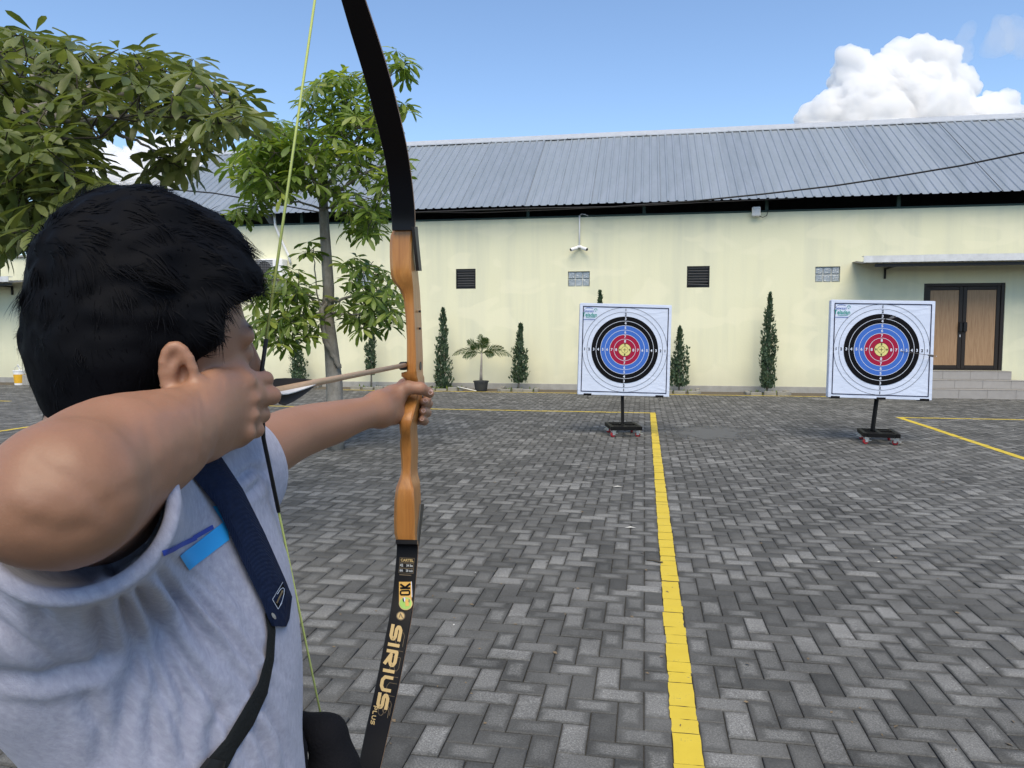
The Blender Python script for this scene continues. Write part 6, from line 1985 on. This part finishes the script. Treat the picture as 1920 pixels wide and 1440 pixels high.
for ft in FTS:
    f0 = np.array([ft[0], ft[1], 0.0]); dr = nrm(CR * 1.0)
    sp_ = [ell(f0 + dr * .055 + [0, 0, .045], np.stack([dr, np.cross([0, 0, 1], dr), [0, 0, 1]]), (.135, .050, .042), .02), cone(f0 + [0, 0, .05], f0 + [0, 0, .10], .045, .042, .02), Prim(lambda p: p[:, 2] - .014, .004, 'sub')]
    v_, f_ = sdf_mesh(sp_, f0 - .22, f0 + np.array([.22, .22, .16]), .006)
    so = big_mesh('shoe', v_ - FEET, f_, M_SHOE, parent=person, smooth=True)
    mb = MB(); mb.lathe([(0, 0.001), (.050, 0.001), (.052, .0125), (0, .0126)], 20, M=Matrix.Translation(Vector(f0 + dr * .055 - FEET)) @ Matrix(((dr[0], -dr[1], 0, 0), (dr[1], dr[0], 0, 0), (0, 0, 1, 0), (0, 0, 0, 1))) @ Matrix.Diagonal((2.65, 1, 1, 1))); mb.build('sole', M_SOLE, so)

# ================================================================== SLING BAG
M_NAVY = None
def navy_mat():
    t = NT('navy_webbing'); geo = t.n('NewGeometry')
    w = t.n('TexWave'); w.inputs['Scale'].default_value = 240; w.inputs['Distortion'].default_value = 1.5; t.t.links.new(geo.outputs['Position'], w.inputs['Vector'])
    n = t.noise(geo.outputs['Position'], 120, 4)
    t.P(Base_Color=t.mix(n, (0.0045, 0.0085, 0.024), (0.011, 0.020, 0.054)), Roughness=0.75); t.p.inputs['Specular IOR Level'].default_value = 0.1; t.bump(t.math('ADD', t.math('MULTIPLY', w.outputs['Fac'], .4), n), .4, .002); return t.mat
M_NAVY = navy_mat()
M_STRAP = simple('black_nylon_strap', (0.0085, 0.010, 0.0105), 0.75, spec=.2, var=.3, scale=120, bump=.3, bscale=400)
bag = empty('sling_bag', TORSO, label='dark sling bag worn across the archer chest by a navy padded strap', cat='bag')
BG = np.array(TORSO)
def ribbon(name, rowsLR, mat, th, parent, offs=.004, n_in=5):
    """rowsLR: list of (left xy, right xy); follows the shirt, slab of thickness th"""
    lastd = None; rows_ = []
    pts = []
    for (a, b) in zip(rowsLR, rowsLR[1:]):
        for k in range(n_in): t_ = k / n_in; pts.append((np.array(a[0]) * (1-t_) + np.array(b[0]) * t_, np.array(a[1]) * (1-t_) + np.array(b[1]) * t_))
    pts.append((np.array(rowsLR[-1][0], float), np.array(rowsLR[-1][1], float)))
    G_ = []; hold = []
    for L, R_ in pts:
        row = []
        for s in np.linspace(0, 1, 6):
            p = L * (1 - s) + R_ * s; w, no = on_shirt(*p, 0)
            row.append(None if w is None else PJ(w)[2])
        G_.append(row)
    D_ = np.array([[np.nan if v is None else v for v in row] for row in G_])
    for i in range(len(D_)):
        for j in range(6):
            if np.isnan(D_[i, j]) or (j > 0 and D_[i, j] > D_[i, j-1] + .045): D_[i, j] = (D_[i, j-1] + .012) if j > 0 else (D_[i-1, j] if i > 0 else .85)
    for _ in range(8): D_[1:-1] = D_[1:-1] * .5 + (D_[:-2] + D_[2:]) * .25
    V = []
    for i, (L, R_) in enumerate(pts):
        for j, s in enumerate(np.linspace(0, 1, 6)):
            p = L * (1 - s) + R_ * s; e = 0.0 if 0 < j < 5 else .55
            V.append(CP(p[0], p[1], D_[i, j] - offs - th * (1 - e)) - BG)
        for j, s in enumerate(np.linspace(0, 1, 6)):
            p = L * (1 - s) + R_ * s; V.append(CP(p[0], p[1], D_[i, j] - offs * .3 + th * .0) - BG)
    F = []; m = 12
    for i in range(len(pts) - 1):
        a, b = i * m, (i + 1) * m
        for j in range(5): F += [(a + j, b + j, b + j + 1, a + j + 1), (a + 6 + j, a + 7 + j, b + 7 + j, b + 6 + j)]
        F += [(a, a + 6, b + 6, b), (a + 5, b + 5, b + 11, a + 11)]
    F += [tuple([*range(6), *range(11, 5, -1)]), tuple((len(pts) - 1) * m + q for q in [*range(5, -1, -1), *range(6, 12)])]
    o = mesh_obj(name, V, F, mat, parent); auto_smooth(o, 40)
    return o, pts, D_
pad, ppts, pD = ribbon('shoulder_pad', [((330, 845), (385, 800)), ((366, 899), (411, 850)), ((408, 951), (455, 916)), ((432, 1004), (496, 998)), ((467, 1080), (535, 1086)), ((490, 1126), (548, 1119)), ((503, 1160), (543, 1160)), ((510, 1174), (537, 1175))], M_NAVY, .010, bag)
strap_px = [((497, 1150), (513, 1150)), ((502, 1183), (517, 1183)), ((498, 1232), (514, 1238)), ((484, 1281), (502, 1300)), ((454, 1333), (475, 1360)), ((423, 1385), (444, 1406)), ((380, 1434), (428, 1438)), ((330, 1490), (375, 1505))]
ribbon('strap', strap_px, M_STRAP, .003, bag, .003)
bk_o, _, _ = ribbon('buckle', [((389, 1421), (424, 1428)), ((372, 1442), (418, 1452))], M_BLACK, .009, bag, .006, 2)
# maker's patch and rivet on the pad
def pad_pt(x, y, off):
    best = None
    for i in range(len(ppts) - 1):
        L = (ppts[i][0] + ppts[i+1][0]) / 2; R_ = (ppts[i][1] + ppts[i+1][1]) / 2
        m = (L + R_) / 2; dd_ = abs(np.dot(np.array([x, y]) - m, nrm(np.array(ppts[i+1][0]) - ppts[i][0])))
        s = np.clip(np.dot(np.array([x, y]) - L, R_ - L) / np.dot(R_ - L, R_ - L), 0, 1)
        if best is None or dd_ < best[0]: best = (dd_, (pD[i] * .5 + pD[i+1] * .5)[int(round(s * 5))] if False else np.interp(s * 5, range(6), pD[i] * .5 + pD[i+1] * .5))
    return CP(x, y, best[1] - .0142 - off) - BG
pt_ = MB()
def pst(pts, w, m, off=.0016):
    pts = [np.array(p, float) for p in pts]
    for a, b in zip(pts, pts[1:]):
        d = nrm(b - a); q = np.array([-d[1], d[0]]) * w / 2
        pt_.add([pad_pt(*(a + q), off), pad_pt(*(a - q), off), pad_pt(*(b - q), off), pad_pt(*(b + q), off)], [(0, 1, 2, 3)], m)
pt_.add([pad_pt(x, y, .0008) for x, y in ((530, 1092), (511, 1124), (521.5, 1142), (536, 1113), (534, 1102))], [(0, 1, 2, 3, 4)], 0)
pst([(530.5, 1091.5), (511, 1124), (521.5, 1142), (529, 1130)], .9, 1); pst([(520, 1114), (526, 1105), (530.5, 1102), (533, 1104), (532.5, 1114), (529, 1127), (524, 1138)], 1.1, 1)
pst([(519, 1131), (523, 1122), (527, 1114), (530, 1107)], 3.0, 2)
pt_.build('maker_patch', [M_P_BLACK, M_P_WHITE, M_GOLD_DIM], bag)
rv = MB(); rv.add([pad_pt(513.5 + 7 * math.cos(a) * math.cos(1.0) - 3 * math.sin(a) * math.sin(1.0), 1155 + 7 * math.cos(a) * math.sin(1.0) + 3 * math.sin(a) * math.cos(1.0), .002 + .0) for a in np.linspace(0, 2 * math.pi, 15)[:-1]], [tuple(range(14))]); rv.build('rivet', M_GALV, bag)
# pouch on the far hip
PC = CP(612, 1440, .90)
pou = [cone(CP(566, 1352, .915), CP(612, 1378, .905), .012, .022, .03), cone(CP(612, 1378, .905), CP(634, 1440, .90), .020, .022, .02), cone(CP(634, 1440, .90), CP(640, 1540, .90), .022, .026, .02), ell(CP(600, 1540, .90), CAMAX, (.055, .065, .045), .03)]
pou += [cone(CP(562, 1362, .885), CP(566, 1400, .872), .0035, .0065, .004), cone(CP(566, 1400, .872), CP(566, 1480, .862), .0065, .0085, .004)]
pv, pf = sdf_mesh(pou, PC - .25, PC + .25, .005)
big_mesh('pouch', pv - BG, pf, M_TROUSER, parent=bag, smooth=True)
# ================================================================== CLOUDS
def cloud_volume(name, dens):
    m = bpy.data.materials.new(name); m.use_nodes = True; nt = m.node_tree; nt.nodes.clear()
    o = nt.nodes.new('ShaderNodeOutputMaterial'); v = nt.nodes.new('ShaderNodeVolumePrincipled')
    v.inputs['Color'].default_value = (0.972, 0.975, 0.98, 1); v.inputs['Density'].default_value = dens; v.inputs['Anisotropy'].default_value = 0.25
    nt.links.new(v.outputs[0], o.inputs['Volume']); return m
M_CLOUD = cloud_volume('cumulus_vapour', 0.10)
M_WISP = cloud_volume('thin_vapour', 0.006)
def make_cloud(label, puffs, dist, seed, hv=0.045, mat=None):
    puffs = [(x, y, r_ * .86, dz) for x, y, r_, dz in puffs]
    """puffs: (px, py, radius px, depth offset in radii)"""
    k_ = dist / FPX; c0_ = CP(puffs[0][0], puffs[0][1], dist); ps = []
    for (x, y, r_, dz) in puffs:
        ps.append((CP(x, y, dist + dz * r_ * k_), r_ * k_))
    unit = 100 * k_
    pr_ = [ell((p - c0_) / unit, np.eye(3), np.array([q, q, q]) / unit, .12) for p, q in ps]
    P_ = np.array([(p - c0_) / unit for p, q in ps]); Q_ = np.array([q / unit for p, q in ps])
    lo_ = (P_ - Q_[:, None]).min(0) - .35; hi_ = (P_ + Q_[:, None]).max(0) + .35
    V, F = sdf_mesh(pr_, lo_, hi_, hv, .1); N_ = np_normals(V, F)
    def bil(v, s): return 2 * abs(mnoise.noise(Vector(v * s + seed)))
    dsp = np.array([.16 * bil(v, 1.9) + .085 * bil(v, 4.0) + .040 * bil(v, 8.5) + .020 * bil(v, 18) for v in V]) - .09
    V = laplace(V + N_ * dsp[:, None], F, 1, .4)
    o = big_mesh('cloud', V * unit, F, mat or M_CLOUD, smooth=True); o.location = c0_
    return tag(o, label, 'cloud', kind='thing')
make_cloud('big white cumulus cloud standing above the right end of the roof', [(1690, 190, 85, 0), (1600, 135, 42, -.2), (1700, 118, 48, 0), (1750, 120, 46, -.2), (1785, 165, 42, -.2), (1625, 190, 65, -.3), (1575, 220, 50, -.2), (1600, 165, 48, 0), (1660, 150, 50, .1), (1740, 230, 85, -.3), (1640, 260, 90, -.2), (1780, 215, 45, 0), (1700, 290, 90, 0)], 1500, 3.0, .035)
make_cloud('small round cloud at the right edge just above the roof', [(1865, 200, 34, 0), (1840, 215, 26, -.2), (1890, 218, 30, -.1), (1860, 245, 50, 0)], 1450, 8.0, .03)
make_cloud('thin bright cloud tower left of the big cumulus', [(1532, 205, 22, 0), (1548, 196, 13, -.2), (1515, 222, 16, 0), (1540, 235, 30, 0)], 1480, 5.0, .025)
make_cloud('pale cloud bank seen through the gap in the near tree', [(310, 330, 80, 0), (250, 370, 90, 0), (370, 360, 60, .2), (200, 300, 40, .2), (330, 275, 30, 0)], 1600, 12.0, .04)

make_cloud('faint wisp of cloud at the upper right corner of the sky', [(1885, 70, 30, 0), (1905, 55, 26, .2), (1925, 75, 34, 0)], 1500, 15.0, .04, M_WISP)
make_cloud('faint wisp of cloud just right of the big cumulus top', [(1800, 85, 20, 0), (1815, 70, 14, .2), (1790, 105, 18, 0)], 1500, 18.0, .03, M_WISP)
